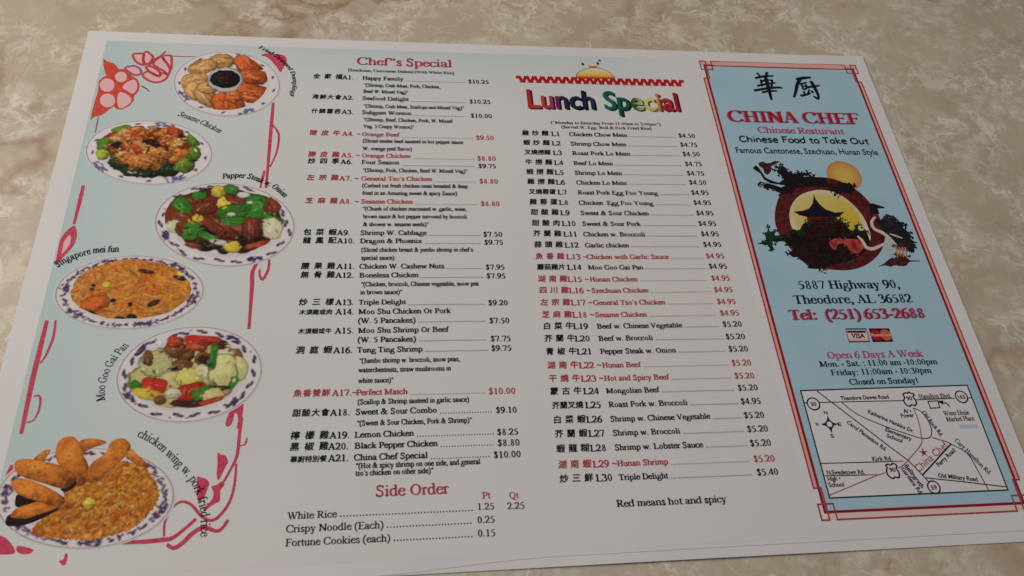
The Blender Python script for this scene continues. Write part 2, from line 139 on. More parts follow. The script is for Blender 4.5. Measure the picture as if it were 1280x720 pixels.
FLORAL_SOLIDS = [('flower', [(2.849, 0.439), (2.918, 0.388), (3.052, 0.392), (3.214, 0.414), (3.28, 0.507), (3.273, 0.622), (3.234, 0.737), (3.193, 0.823), (3.112, 0.685), (3.009, 0.537), (2.924, 0.465)]), ('bud', [(0.478, 3.992), (0.552, 4.169), (0.533, 4.362), (0.445, 4.532), (0.363, 4.663), (0.342, 4.4), (0.351, 4.188)]), ('flower', [(2.844, 7.53), (2.891, 7.556), (2.947, 7.569), (2.987, 7.653), (2.961, 7.722), (2.927, 7.814), (2.892, 7.893), (2.862, 7.811), (2.859, 7.672)]), ('flower', [(2.628, 7.836), (2.694, 7.851), (2.738, 7.864), (2.787, 7.923), (2.773, 7.99), (2.759, 8.057), (2.724, 8.123), (2.686, 8.166), (2.655, 8.075), (2.64, 7.94)]), ('leaf', [(2.814, 7.969), (2.876, 7.949), (2.936, 7.906), (2.973, 7.953), (2.93, 8.019), (2.935, 8.154), (2.878, 8.185), (2.781, 8.259), (2.757, 8.235), (2.841, 8.128), (2.846, 8.039)]), ('flower', [(2.903, 7.126), (2.952, 6.939), (3.044, 6.899), (3.107, 6.859), (3.106, 7.07), (3.09, 7.205), (3.051, 7.193), (3.059, 7.069), (3.013, 6.983), (2.989, 7.129), (2.937, 7.179)]), ('flower', [(0.288, 8.465), (0.462, 8.462), (0.548, 8.501), (0.646, 8.599), (0.674, 8.681), (0.512, 8.687), (0.335, 8.67)]), ('flower', [(0.689, 8.595), (0.757, 8.604), (0.875, 8.645), (0.851, 8.69), (0.765, 8.695), (0.692, 8.653)]), ('petal', [(1.241, 8.709), (1.275, 8.734), (1.271, 8.826), (1.245, 8.85), (1.188, 8.793), (1.232, 8.778)]), ('petal', [(0.39, 7.618), (0.431, 7.605), (0.435, 7.71), (0.368, 7.786)])]
VINES = [(0.0133, 'm', [(1.283, 0.514), (1.593, 0.528), (1.953, 0.494)]), (0.0378, 'v', [(3.124, 1.509), (3.131, 2.385), (3.138, 3.284)]), (0.0244, 'v', [(3.148, 1.996), (3.258, 2.205), (3.247, 2.576), (3.165, 2.869)]), (0.0267, 'v', [(3.091, 2.939), (3.068, 3.113), (3.052, 3.285)]), (0.04, 'v', [(3.114, 4.644), (3.06, 4.817), (3.071, 5.054), (3.08, 5.437), (3.085, 5.749)]), (0.0289, 'v', [(3.277, 4.591), (3.278, 4.765), (3.214, 4.937), (3.165, 4.871), (3.157, 4.765)]), (0.0378, 'v', [(0.48, 3.259), (0.48, 3.609), (0.474, 3.971)]), (0.0444, 'v', [(0.422, 5.568), (0.42, 6.037), (0.419, 6.473), (0.434, 7.055), (0.434, 7.194)]), (0.0244, 'v', [(0.533, 5.566), (0.551, 5.836), (0.512, 6.098), (0.465, 6.215)]), (0.02, 'v', [(0.483, 6.689), (0.536, 6.674), (0.573, 6.742), (0.58, 6.896), (0.544, 7.015), (0.468, 7.045)]), (0.0289, 'v', [(3.107, 7.051), (3.094, 7.25), (3.089, 7.564), (3.029, 7.749), (2.95, 7.925)]), (0.0167, 'v', [(3.191, 7.339), (3.176, 7.423), (3.111, 7.445)]), (0.0267, 'v', [(3.089, 7.681), (3.091, 7.958), (3.048, 8.183), (2.937, 8.354), (2.834, 8.391), (2.723, 8.321), (2.605, 8.193), (2.484, 8.146), (2.378, 8.219), (2.317, 8.39), (2.329, 8.561)]), (0.0378, 'v', [(1.829, 8.612), (2.102, 8.615), (2.302, 8.603), (2.425, 8.587), (2.555, 8.485), (2.677, 8.364)]), (0.0378, 'v', [(2.373, 8.661), (2.46, 8.706), (2.548, 8.657), (2.663, 8.536), (2.783, 8.477), (2.933, 8.526), (3.003, 8.487), (3.057, 8.392)]), (0.0133, 'm', [(0.465, 1.896), (0.478, 2.293)]), (0.0167, 'b', [(1.013, 1.221), (1.095, 1.271), (1.154, 1.34)]), (0.0289, 'b2', [(1.074, 0.765), (1.132, 0.633), (1.221, 0.536), (1.296, 0.419)])]
PLATES = {'P1': {'ell': (2.3583, 1.1062, 0.8719, 0.7315, -2.9154), 'rim': 'sparse', 'food': (2.312, 1.0543, 0.6477, 0.5945, -2.8157), 'blobs': [(2.214, 0.613, 0.199, 0.143, -3.12, 't', 2), (1.922, 0.753, 0.22, 0.139, 2.64, 't', 2), (1.831, 1.079, 0.213, 0.152, 2.8, 't', 2), (1.867, 1.311, 0.188, 0.133, -2.17, 't', 2), (2.052, 1.414, 0.243, 0.128, -2.2, 't', 2), (2.07, 1.222, 0.155, 0.109, -3.1, 't', 2), (2.666, 0.638, 0.198, 0.188, 1.03, 'df', 4), (2.761, 0.947, 0.201, 0.139, -2.96, 'df', 3), (2.762, 1.323, 0.261, 0.166, -2.88, 'df', 3), (2.414, 1.564, 0.24, 0.201, 1.0, 'df', 3), (2.476, 1.4, 0.118, 0.108, -2.84, 'df', 2), (2.315, 1.034, 0.253, 0.238, 0.75, 'w', 2), (2.313, 1.014, 0.208, 0.167, -3.07, 'k', 2), (2.281, 0.993, 0.069, 0.034, 3.12, 'kr', 2)]}, 'P2': {'ell': (1.334, 2.5954, 0.9642, 0.6412, -2.9972), 'rim': 'sparse', 'food': (1.3306, 2.5734, 0.7607, 0.5204, -2.9505), 'blobs': [(0.665, 2.471, 0.142, 0.119, 1.01, 'g', 2), (0.647, 2.663, 0.107, 0.092, 0.81, 'yg', 2), (0.915, 2.803, 0.156, 0.136, -2.49, 'dg', 2), (1.151, 2.953, 0.197, 0.131, -3.05, 'dg', 2), (1.388, 3.005, 0.165, 0.098, -3.09, 'dg', 2), (1.657, 2.924, 0.184, 0.142, -2.98, 'dg', 2), (1.879, 2.832, 0.17, 0.139, 1.23, 'g', 2), (1.989, 2.627, 0.149, 0.108, 1.35, 'g', 2), (1.964, 2.329, 0.141, 0.118, 1.24, 'g', 2), (0.865, 2.156, 0.152, 0.093, -3.09, 'g', 2), ('scatter', 'c', (1.3133, 2.4663, 0.556, 0.3508, -2.9872), 90), (1.257, 2.775, 0.312, 0.148, -2.99, 'c', 2), (1.464, 2.592, 0.215, 0.095, -2.76, 'c', 2), (1.339, 2.412, 0.139, 0.058, -2.66, 'k', 2), (0.83, 2.468, 0.1, 0.068, -3.04, 'k', 2), (1.76, 2.264, 0.052, 0.046, -2.79, 'k', 2), (1.655, 2.102, 0.167, 0.118, 1.34, 'f', 2)]}, 'P3': {'ell': (2.5999, 3.9552, 1.0392, 0.7611, -2.9381), 'rim': 'dash', 'food': (2.6084, 3.8762, 0.8318, 0.6076, -2.9418), 'base': 'f', 'blobs': [(2.409, 3.838, 0.813, 0.377, -3.0, 'm', 2), (2.948, 4.264, 0.179, 0.099, -3.1, 'k', 2), (2.366, 4.363, 0.137, 0.085, -3.07, 'k', 2), (2.625, 4.412, 0.099, 0.084, -2.87, 'k', 2), (2.374, 4.066, 0.159, 0.1, -3.08, 'k', 2), (1.947, 3.635, 0.17, 0.122, 1.33, 'G', 2), (2.166, 3.437, 0.102, 0.078, -3.0, 'G', 2), (2.289, 3.645, 0.199, 0.157, 2.72, 'm', 2), (2.441, 3.355, 0.115, 0.103, 1.0, 'y', 2), (2.622, 3.314, 0.104, 0.092, -2.82, 'G', 2), (2.544, 3.565, 0.12, 0.097, 2.05, 'y', 2), (2.723, 3.525, 0.176, 0.073, -2.68, 'm', 2), (2.816, 3.418, 0.092, 0.053, -3.11, 'w', 2), (2.999, 3.654, 0.211, 0.185, 1.23, 'G', 2), (2.681, 3.734, 0.202, 0.147, -2.89, 'G', 2), (2.665, 3.785, 0.061, 0.031, -3.12, 'w', 2), (2.951, 3.562, 0.072, 0.026, -3.14, 'w', 2), (3.263, 3.626, 0.158, 0.123, -1.73, 'm', 2), (3.279, 3.86, 0.17, 0.054, -2.81, 'G', 2), (3.292, 4.051, 0.191, 0.141, 1.42, 'w2', 2), (2.638, 3.926, 0.253, 0.087, -2.8, 'G', 2), (2.979, 4.039, 0.198, 0.124, 1.44, 'm', 2), (2.53, 4.04, 0.328, 0.096, -2.61, 'm', 2), (2.193, 3.864, 0.08, 0.063, -2.97, 'y', 2), (1.955, 3.865, 0.164, 0.096, -2.59, 'm', 2), (1.874, 4.004, 0.12, 0.098, -2.87, 'w2', 2), (1.998, 4.054, 0.132, 0.1, 1.28, 'm', 2), (2.12, 4.091, 0.156, 0.132, 1.57, 'G', 2), (2.409, 4.215, 0.19, 0.068, -3.01, 'G', 2), (2.555, 4.294, 0.152, 0.043, -2.91, 'w', 2), (2.74, 4.375, 0.119, 0.097, -2.95, 'y', 2), (2.189, 4.35, 0.121, 0.047, -2.89, 'm', 2), (3.073, 4.339, 0.178, 0.04, 2.81, 'f', 2)]}, 'P4': {'ell': (1.4299, 5.1227, 1.0043, 0.6087, -3.116), 'rim': 'floral', 'food': (1.4367, 5.083, 0.8009, 0.4843, -3.0911), 'blobs': [('noodles', 'o', (1.4367, 5.083, 0.8009, 0.4843, -3.0911), 1500), (0.99, 5.315, 0.19, 0.12, 2.85, 'f2', 2), (1.591, 4.794, 0.114, 0.03, -2.95, 'kr', 2), (2.07, 4.907, 0.095, 0.037, -2.79, 'kr', 2), (1.769, 5.314, 0.082, 0.039, 2.58, 'kr', 2), (1.458, 5.331, 0.035, 0.027, 1.16, 'k', 2), (1.355, 5.559, 0.072, 0.033, -3.08, 'k', 2), (1.505, 5.53, 0.066, 0.037, -3.05, 'k', 2), (1.223, 5.265, 0.036, 0.029, -2.78, 'k', 2), (1.095, 5.008, 0.058, 0.046, -2.79, 'y', 2), (2.078, 4.83, 0.063, 0.044, -3.02, 'y', 2), (0.916, 5.082, 0.032, 0.021, -2.98, 'dg', 2), (0.923, 5.018, 0.028, 0.021, -2.9, 'k', 2), (0.947, 5.46, 0.089, 0.028, -2.9, 'k', 2)]}, 'P5': {'ell': (2.3816, 6.3995, 0.9449, 0.7147, 3.1334), 'rim': 'dash', 'food': (2.3594, 6.3391, 0.7543, 0.5268, 3.1198), 'blobs': [(2.38, 6.405, 0.702, 0.404, 3.05, 'cr', 2), (2.287, 6.113, 0.123, 0.107, -2.5, 'b', 2), (2.449, 6.84, 0.228, 0.059, -3.1, 'kr', 2), (2.143, 6.042, 0.135, 0.117, -2.42, 'b', 2), (2.128, 5.927, 0.1, 0.079, -2.87, 'f', 2), (2.49, 5.911, 0.24, 0.064, -3.05, 'R', 5), (2.413, 6.013, 0.142, 0.055, -2.89, 'f', 2), (1.919, 6.251, 0.212, 0.18, -2.58, 'pg', 2), (1.812, 6.17, 0.114, 0.066, 1.35, 'b', 2), (2.267, 6.27, 0.127, 0.084, -3.0, 'b', 2), (2.143, 6.356, 0.074, 0.046, 2.76, 'k', 2), (2.182, 6.51, 0.175, 0.129, -2.93, 'pg', 2), (2.378, 6.471, 0.168, 0.139, -2.77, 'y2', 2), (2.531, 6.197, 0.116, 0.097, -2.78, 'b', 2), (2.531, 6.197, 0.075, 0.058, -2.92, 'kr', 2), (2.571, 6.388, 0.136, 0.082, -2.63, 'w2', 2), (2.766, 5.997, 0.081, 0.068, -2.82, 'kr', 2), (2.939, 6.16, 0.12, 0.093, 1.3, 'b', 2), (2.796, 6.112, 0.119, 0.05, -3.1, 'w2', 2), (2.996, 6.353, 0.181, 0.12, 1.39, 'pg', 2), (2.792, 6.371, 0.246, 0.171, 1.41, 'pg', 3), (2.654, 6.166, 0.192, 0.055, 1.53, 'G', 3), (2.769, 6.623, 0.154, 0.03, -3.11, 'kr', 2), (2.955, 6.551, 0.08, 0.056, 2.5, 'G', 2), (1.943, 6.569, 0.16, 0.095, -2.92, 'R', 4), (2.429, 6.668, 0.176, 0.106, 2.9, 'R', 4), (2.204, 6.684, 0.096, 0.064, -2.99, 'w2', 2), (2.556, 6.693, 0.121, 0.084, 2.38, 'G', 3), (1.716, 6.563, 0.081, 0.063, -2.83, 'G', 2), (1.885, 6.696, 0.225, 0.068, -2.9, 'y', 2), (2.721, 6.719, 0.12, 0.085, -2.98, 'cr', 2), (2.693, 6.815, 0.148, 0.035, 2.87, 'f', 2), (2.147, 6.831, 0.132, 0.063, -3.07, 'cr', 2), (2.047, 6.786, 0.081, 0.062, -2.86, 'b', 2), (2.298, 6.835, 0.114, 0.046, -3.08, 'kr', 2)]}, 'P6': {'ell': (1.3554, 8.0359, 1.0553, 0.6328, -3.0342), 'rim': 'floral', 'food': None, 'blobs': []}}
RICE = [(0.81, 8.428), (0.94, 8.231), (1.086, 8.099), (1.112, 7.889), (1.4, 7.782), (1.593, 7.607), (1.819, 7.616), (1.989, 7.696), (2.149, 7.884), (2.205, 8.101), (2.097, 8.306), (1.983, 8.426), (1.822, 8.502), (1.49, 8.565), (1.168, 8.538), (0.929, 8.5)]
WINGS = [('dark', [(0.567, 7.972), (0.68, 8.0), (0.8, 8.064), (0.728, 8.13), (0.578, 8.123), (0.547, 8.03)]), ('fried', [(1.143, 7.331), (1.247, 7.284), (1.386, 7.302), (1.473, 7.347), (1.335, 7.4), (1.21, 7.458)]), ('fried', [(1.679, 7.437), (1.768, 7.423), (1.899, 7.545), (2.017, 7.66), (1.918, 7.676), (1.791, 7.578)]), ('fried', [(0.651, 7.54), (0.73, 7.44), (0.82, 7.414), (0.806, 7.492), (0.745, 7.575)]), ('fried', [(0.887, 7.397), (0.931, 7.273), (1.062, 7.253), (1.159, 7.356), (1.215, 7.483), (1.308, 7.633), (1.342, 7.804), (1.267, 7.901), (1.184, 7.869), (1.081, 7.721), (0.931, 7.57)]), ('fried', [(1.297, 7.826), (1.339, 7.622), (1.485, 7.492), (1.529, 7.344), (1.657, 7.293), (1.766, 7.378), (1.753, 7.477), (1.682, 7.598), (1.557, 7.728), (1.454, 7.844)]), ('dark', [(1.042, 7.922), (1.105, 7.854), (1.188, 7.826), (1.209, 7.882), (1.145, 7.95), (1.082, 7.964)]), ('fried', [(0.447, 7.612), (0.465, 7.541), (0.56, 7.527), (0.696, 7.549), (0.998, 7.633), (1.165, 7.761), (1.189, 7.833), (1.075, 7.923), (0.843, 7.85), (0.587, 7.761), (0.48, 7.686)]), ('dark', [(0.496, 8.256), (0.555, 8.213), (0.735, 8.267), (0.914, 8.207), (1.08, 8.127), (1.038, 8.189), (0.925, 8.264), (0.75, 8.34), (0.532, 8.352)]), ('fried', [(0.536, 8.224), (0.583, 8.146), (0.701, 8.105), (0.865, 8.066), (1.08, 8.127), (0.975, 8.191), (0.835, 8.237), (0.716, 8.277), (0.564, 8.259)]), ('fried', [(0.459, 7.816), (0.568, 7.773), (0.825, 7.866), (1.081, 8.018), (1.118, 8.101), (1.03, 8.143), (0.801, 8.068), (0.591, 7.985), (0.492, 7.899)])]
EGG_DOT = (1.404, 8.125, 0.078, 0.063, -2.38, 'y', 2)
CAPTIONS = [('Fried Steamed Dumplings', 0, [(2.783, 0.268), (2.929, 0.359), (3.112, 0.495), (3.27, 0.669), (3.374, 0.863), (3.413, 1.084), (3.389, 1.357)], 0.115), ('Sesame Chicken', 0, [(1.646, 1.838), (1.82, 1.911), (1.99, 1.991), (2.147, 2.08), (2.331, 2.194)], 0.15), ('Papper Steak w. Onion', 0, [(2.47, 3.113), (2.67, 3.087), (2.875, 3.108), (3.062, 3.191), (3.249, 3.298), (3.416, 3.466)], 0.15), ('Singapore mei fun', 0, [(0.395, 4.722), (0.509, 4.622), (0.655, 4.541), (0.859, 4.474), (1.171, 4.454)], 0.16), ('Moo Goo Gai Pan', 0, [(1.364, 6.764), (1.334, 6.582), (1.346, 6.41), (1.388, 6.235), (1.457, 6.094), (1.541, 5.976)], 0.16), ('chicken wing w. pork fried rice', 0, [(1.824, 7.273), (1.981, 7.354), (2.143, 7.476), (2.352, 7.674), (2.529, 7.867), (2.649, 8.075), (2.724, 8.327), (2.753, 8.591)], 0.165)]


# ---------------------------------------------------------------- a book serif drawn with a broad pen
# every glyph: advance width regular, advance width bold, strokes in 1/1000 em.
#  |x,y0,y1  upright stem      -x0,x1,y  hairline bar       /x0,y0,x1,y1,t  diagonal (t: 1 thick, 0 hair)
#  ~x,y;x,y;...  pen curve     @cx,cy,rx,ry  closed bowl    *x,y,r  ball     _x0,x1,y  serif (foot or head)
#  =x,y;x,y..  even-width curve    ^x,y  flag serif on top of a lower-case stem
GLYPH = {
'a':(444,500,"~75,335;105,410;195,438;290,405;318,320 |318,90,330 ~318,110;335,30;380,22;435,60 ~318,275;200,225;85,160;85,60;165,18;250,45;318,110 *95,340,42"),
'b':(500,556,"|112,40,683 ^112,683 ~112,350;190,425;280,440;385,385;430,235;390,80;290,18;190,20;112,65"),
'c':(444,444,"~385,335;350,405;270,438;160,405;80,320;62,215;95,95;190,22;290,25;370,65;415,130 *360,345,44"),
'd':(500,556,"|380,40,683 ^380,683 _380,490,12 ~380,350;310,425;225,440;115,385;65,235;100,80;200,18;300,25;380,80"),
'e':(444,444,"-85,400,268 ~398,268;380,370;290,436;185,425;90,330;65,215;100,90;200,20;300,25;375,75;415,140"),
'f':(333,333,"~370,640;320,668;250,655;190,600;165,500 |160,0,540 -20,300,435 _15,275,0 *350,625,42"),
'g':(500,500,"@240,290,175,158 -350,475,415 ~150,170;90,110;120,60;210,52;350,45;440,0;470,-80;410,-170;240,-208;90,-185;35,-120;70,-50;150,20"),
'h':(500,556,"|112,0,683 ^112,683 ~112,350;190,425;280,438;360,395;388,290 |388,0,300 _10,215,0 _290,492,0"),
'i':(278,278,"|140,0,450 ^140,450 _18,258,0 *135,620,56"),
'j':(278,333,"|150,-100,450 ^150,450 ~150,-80;130,-170;60,-208;0,-170 *140,620,56 *5,-165,40"),
'k':(500,556,"|112,0,683 ^112,683 /120,190,370,440,0 /195,275,420,0,1 _10,215,0 _300,505,0 _280,460,450"),
'l':(278,278,"|140,0,683 ^140,683 _18,258,0"),
'm':(778,833,"|115,0,450 ^115,450 ~115,350;190,425;275,438;350,395;385,290 |385,0,300 ~385,350;460,425;545,438;625,395;655,290 |655,0,300 _15,215,0 _285,485,0 _560,765,0"),
'n':(500,556,"|112,0,450 ^112,450 ~112,350;190,425;280,438;360,395;388,290 |388,0,300 _10,215,0 _290,492,0"),
'o':(500,500,"@250,225,222,236"),
'p':(500,556,"|112,-217,450 ^112,450 ~112,350;190,425;285,440;385,385;432,235;390,80;290,18;190,20;112,65 _10,230,-217"),
'q':(500,556,"|385,-217,450 ~385,350;310,425;225,440;115,385;65,235;100,80;200,18;300,25;385,80 _285,490,-217"),
'r':(333,444,"|112,0,450 ^112,450 ~112,320;170,415;230,438;305,420 _10,225,0 *295,395,48"),
's':(389,389,"=325,330;290,405;200,432;110,400;85,335;130,268;215,222;305,170;330,110;290,40;195,18;100,45;55,135"),
't':(278,333,"|125,90,560 -15,255,435 ~125,120;145,40;200,15;268,55"),
'u':(500,556,"|112,120,450 ^112,450 ~112,150;140,50;220,15;310,40;385,105 |385,0,450 ^385,450 _385,490,12"),
'v':(500,500,"/75,450,265,0,1 /425,450,260,0,0 _10,220,450 _320,485,450"),
'w':(722,722,"/75,450,235,0,1 /390,450,235,0,0 /360,450,520,0,1 /655,450,520,0,0 _10,215,450 _280,460,450 _560,715,450"),
'x':(500,500,"/80,450,420,0,1 /400,450,90,0,0 _10,210,450 _310,475,450 _15,185,0 _300,495,0"),
'y':(500,500,"/75,450,270,0,1 /425,450,240,-40,0 ~240,-30;200,-140;130,-195;60,-185 _10,215,450 _320,485,450 *65,-165,42"),
'z':(444,444,"-45,405,432 /385,440,60,10,1 -30,410,18 |52,432,350 |408,20,110"),
'A':(722,722,"/120,0,355,670,0 /350,670,605,0,1 -195,480,225 _15,213,0 _460,706,0"),
'B':(667,667,"|165,0,662 _17,240,662 _17,240,0 ~165,642;330,645;460,600;480,500;430,400;310,358;165,352 ~310,352;470,320;545,240;535,110;440,35;300,20;165,20"),
'C':(667,722,"~600,500;550,600;430,655;270,640;130,530;75,340;120,160;240,45;400,20;540,60;620,150 /610,480,595,670,0"),
'D':(722,722,"|165,0,662 _17,240,662 _17,240,0 ~165,642;350,640;540,560;640,340;570,120;400,30;165,20"),
'E':(611,667,"|165,0,662 _17,240,662 _17,240,0 -165,545,645 -165,440,345 -165,580,18 |540,530,645 |435,280,415 /600,170,565,10,0"),
'F':(556,611,"|165,0,662 _17,240,662 _12,290,0 -165,540,645 -165,440,345 |535,530,645 |435,280,415"),
'G':(722,778,"~610,500;560,600;440,655;280,640;130,530;75,340;120,160;240,45;400,20;520,40;610,90 |605,80,300 _470,709,310 /615,490,600,670,0"),
'H':(722,778,"|160,0,662 |562,0,662 -160,562,345 _19,285,662 _19,285,0 _430,702,662 _430,702,0"),
'I':(333,389,"|166,0,662 _18,315,662 _18,315,0"),
'J':(389,500,"|225,120,662 _80,370,662 ~225,140;200,40;130,0;50,20 *50,40,46"),
'K':(722,778,"|165,0,662 _34,300,662 _34,300,0 /170,300,560,655,0 /265,400,600,0,1 _470,690,662 _420,723,0"),
'L':(611,667,"|165,0,662 _12,290,662 _12,240,0 -165,570,18 /598,180,562,10,0"),
'M':(889,944,"|150,0,662 |715,0,662 /165,662,440,30,1 /700,662,430,30,0 _12,190,662 _690,863,662 _12,250,0 _600,863,0"),
'N':(722,722,"|140,0,662 /140,662,600,0,1 |605,0,662 _12,170,662 _505,707,662 _12,240,0"),
'O':(722,778,"@361,331,327,345"),
'P':(556,611,"|165,0,662 _16,240,662 _16,290,0 ~165,642;330,645;470,600;495,480;440,350;310,305;165,310"),
'Q':(722,778,"@361,331,327,345 /330,0,660,-175,1"),
'R':(667,722,"|165,0,662 _17,240,662 _17,290,0 ~165,642;330,645;470,600;490,490;430,375;300,335;165,335 /300,340,570,0,1 _500,659,0"),
'S':(556,556,"=450,500;410,600;290,648;160,615;115,510;160,420;280,355;400,280;440,180;390,60;270,15;140,50;75,170 /68,170,75,0,0 /455,500,462,660,0"),
'T':(611,667,"|305,0,662 -30,580,645 _160,452,0 |35,520,645 |575,520,645"),
'U':(722,722,"|155,200,662 ~155,240;185,80;330,12;500,45;585,160;600,300 |600,250,662 _14,290,662 _495,705,662"),
'V':(722,722,"/130,662,375,0,1 /595,662,370,0,0 _16,240,662 _500,697,662"),
'W':(944,1000,"/105,662,300,0,1 /485,640,300,0,0 /440,662,640,0,1 /835,662,640,0,0 _5,210,662 _350,570,662 _750,932,662"),
'X':(722,722,"/130,662,600,0,1 /580,662,120,0,0 _20,240,662 _480,690,662 _10,220,0 _500,704,0"),
'Y':(722,722,"/125,662,365,310,1 /590,662,365,310,0 |365,0,330 _22,240,662 _500,703,662 _250,480,0"),
'Z':(611,667,"-50,560,645 /555,645,60,15,1 -40,580,18 |52,540,645 |585,20,150"),
'0':(500,500,"@250,331,215,345"),
'1':(500,500,"|255,0,660 ~130,590;180,610;255,665 _120,390,0"),
'2':(500,500,"~45,500;90,610;190,655;310,630;380,530;360,410;270,260;160,150;40,30 -40,440,40 /470,140,430,20,0"),
'3':(500,500,"~60,530;110,620;200,655;310,630;360,530;320,420;200,365 ~200,360;340,320;410,230;380,90;260,15;130,15;50,50"),
'4':(500,500,"|340,0,670 -15,470,185 /20,190,335,660,0"),
'5':(500,500,"-160,420,620 /165,630,85,390,0 ~90,395;230,385;350,320;390,200;330,70;210,10;60,25"),
'6':(500,500,"~440,660;280,610;140,480;75,300;90,130;180,25;280,10;390,90;415,220;370,350;260,395;150,360;85,250"),
'7':(500,500,"-30,450,630 /440,640,230,0,0.45 /30,640,40,520,0"),
'8':(500,500,"@250,175,185,185 @250,500,155,168"),
'9':(500,500,"~60,0;230,50;350,180;420,350;400,530;310,645;210,650;100,570;80,430;130,300;240,265;350,310;415,400"),
'$':(500,500,"=395,490;370,580;260,618;150,585;115,500;160,420;250,370;350,310;390,210;350,90;240,45;120,70;70,180 /250,-85,250,730,0"),
'.':(250,250,"*125,50,62"), ',':(250,250,"*120,50,58 ~150,50;165,-20;130,-90;80,-130"),
':':(278,333,"*139,50,62 *139,400,62"), '!':(333,333,"*166,50,62 /166,670,166,180,0.7"),
'(':(333,333,"~290,690;170,570;90,400;75,240;100,60;170,-80;290,-190"),
')':(333,333,"~43,690;163,570;243,400;258,240;233,60;163,-80;43,-190"),
'-':(333,333,"=40,230;165,230;290,230"), "'":(250,278,"*110,620,52 ~140,620;150,560;120,500;80,470"),
'"':(408,480,"*110,620,52 ~140,620;150,560;120,500;80,470 *280,620,52 ~310,620;320,560;290,500;250,470"),
'~':(541,541,"=60,300;130,350;230,340;310,290;400,280;480,330"),
'*':(500,500,"/250,680,250,400,0.3 /130,620,370,460,0.3 /370,620,130,460,0.3"),
'&':(778,833,"~600,430;560,300;450,120;320,30;180,15;70,90;80,220;200,320;350,410;420,520;390,620;300,655;220,600;215,500;280,370;400,200;530,70;640,25;740,70 _480,690,430"),
'+':(564,570,"-40,520,300 /280,550,280,60,0"),
}

def smooth(pts, n=5, closed=False):
    out = []
    N = len(pts)
    def P(i):
        if closed: return pts[i % N]
        return pts[max(0, min(N-1, i))]
    for i in range(N if closed else N-1):
        a, b, c, d = P(i-1), P(i), P(i+1), P(i+2)
        for k in range(n):
            t = k/n; t2 = t*t; t3 = t2*t
            out.append(tuple(0.5*((2*b[j]) + (-a[j]+c[j])*t + (2*a[j]-5*b[j]+4*c[j]-d[j])*t2 + (-a[j]+3*b[j]-3*c[j]+d[j])*t3) for j in range(len(b))))
    if not closed: out.append(tuple(pts[-1]))
    return out

def ribbon(pts, width):
    """quads following a centre line; width is a function of (index, direction) or a number"""
    L, R = [], []
    n = len(pts)
    for i in range(n):
        a = pts[max(0, i-1)]; b = pts[min(n-1, i+1)]
        dx, dy = b[0]-a[0], b[1]-a[1]; l = math.hypot(dx, dy) or 1e-9
        dx, dy = dx/l, dy/l
        w = (width(i/(n-1), dx, dy) if callable(width) else width)/2
        L.append((pts[i][0]-dy*w, pts[i][1]+dx*w)); R.append((pts[i][0]+dy*w, pts[i][1]-dx*w))
    return [t for i in range(n-1) for t in ([L[i], L[i+1], R[i+1]], [L[i], R[i+1], R[i]])]

def disc(cx, cy, rx, ry=None, n=14, rot=0):
    ry = rx if ry is None else ry
    c, s = math.cos(rot), math.sin(rot)
    return [(cx + c*rx*math.cos(2*PI*k/n) - s*ry*math.sin(2*PI*k/n), cy + s*rx*math.cos(2*PI*k/n) + c*ry*math.sin(2*PI*k/n)) for k in range(n)]

def inside(x, y, p):
    c = False; j = len(p)-1
    for i in range(len(p)):
        if (p[i][1] > y) != (p[j][1] > y) and x < (p[j][0]-p[i][0])*(y-p[i][1])/(p[j][1]-p[i][1])+p[i][0]: c = not c
        j = i
    return c

def union(polys, eps=1e-5):
    """one clean triangulation of overlapping outlines (no two triangles lie on each other)"""
    V, F = [], []
    for p in polys:
        area = sum(p[i][0]*p[(i+1) % len(p)][1]-p[(i+1) % len(p)][0]*p[i][1] for i in range(len(p)))
        if abs(area) < 1e-12: continue
        if area < 0: p = p[::-1]
        F.append(list(range(len(V), len(V)+len(p)))); V += [Vector(q[:2]) for q in p]
    if not F: return [], []
    vo, _, fo, _, _, _ = delaunay_2d_cdt(V, [], F, 0, eps)
    vo = [(v.x, v.y) for v in vo]
    boxes = [(min(V[i].x for i in f), max(V[i].x for i in f), min(V[i].y for i in f), max(V[i].y for i in f), [V[i] for i in f]) for f in F]
    keep = []
    for f in fo:
        x = sum(vo[i][0] for i in f)/len(f); y = sum(vo[i][1] for i in f)/len(f)
        for x0, x1, y0, y1, p in boxes:
            if x0 <= x <= x1 and y0 <= y <= y1 and inside(x, y, p):
                keep.append(tuple(f)); break
    return vo, keep

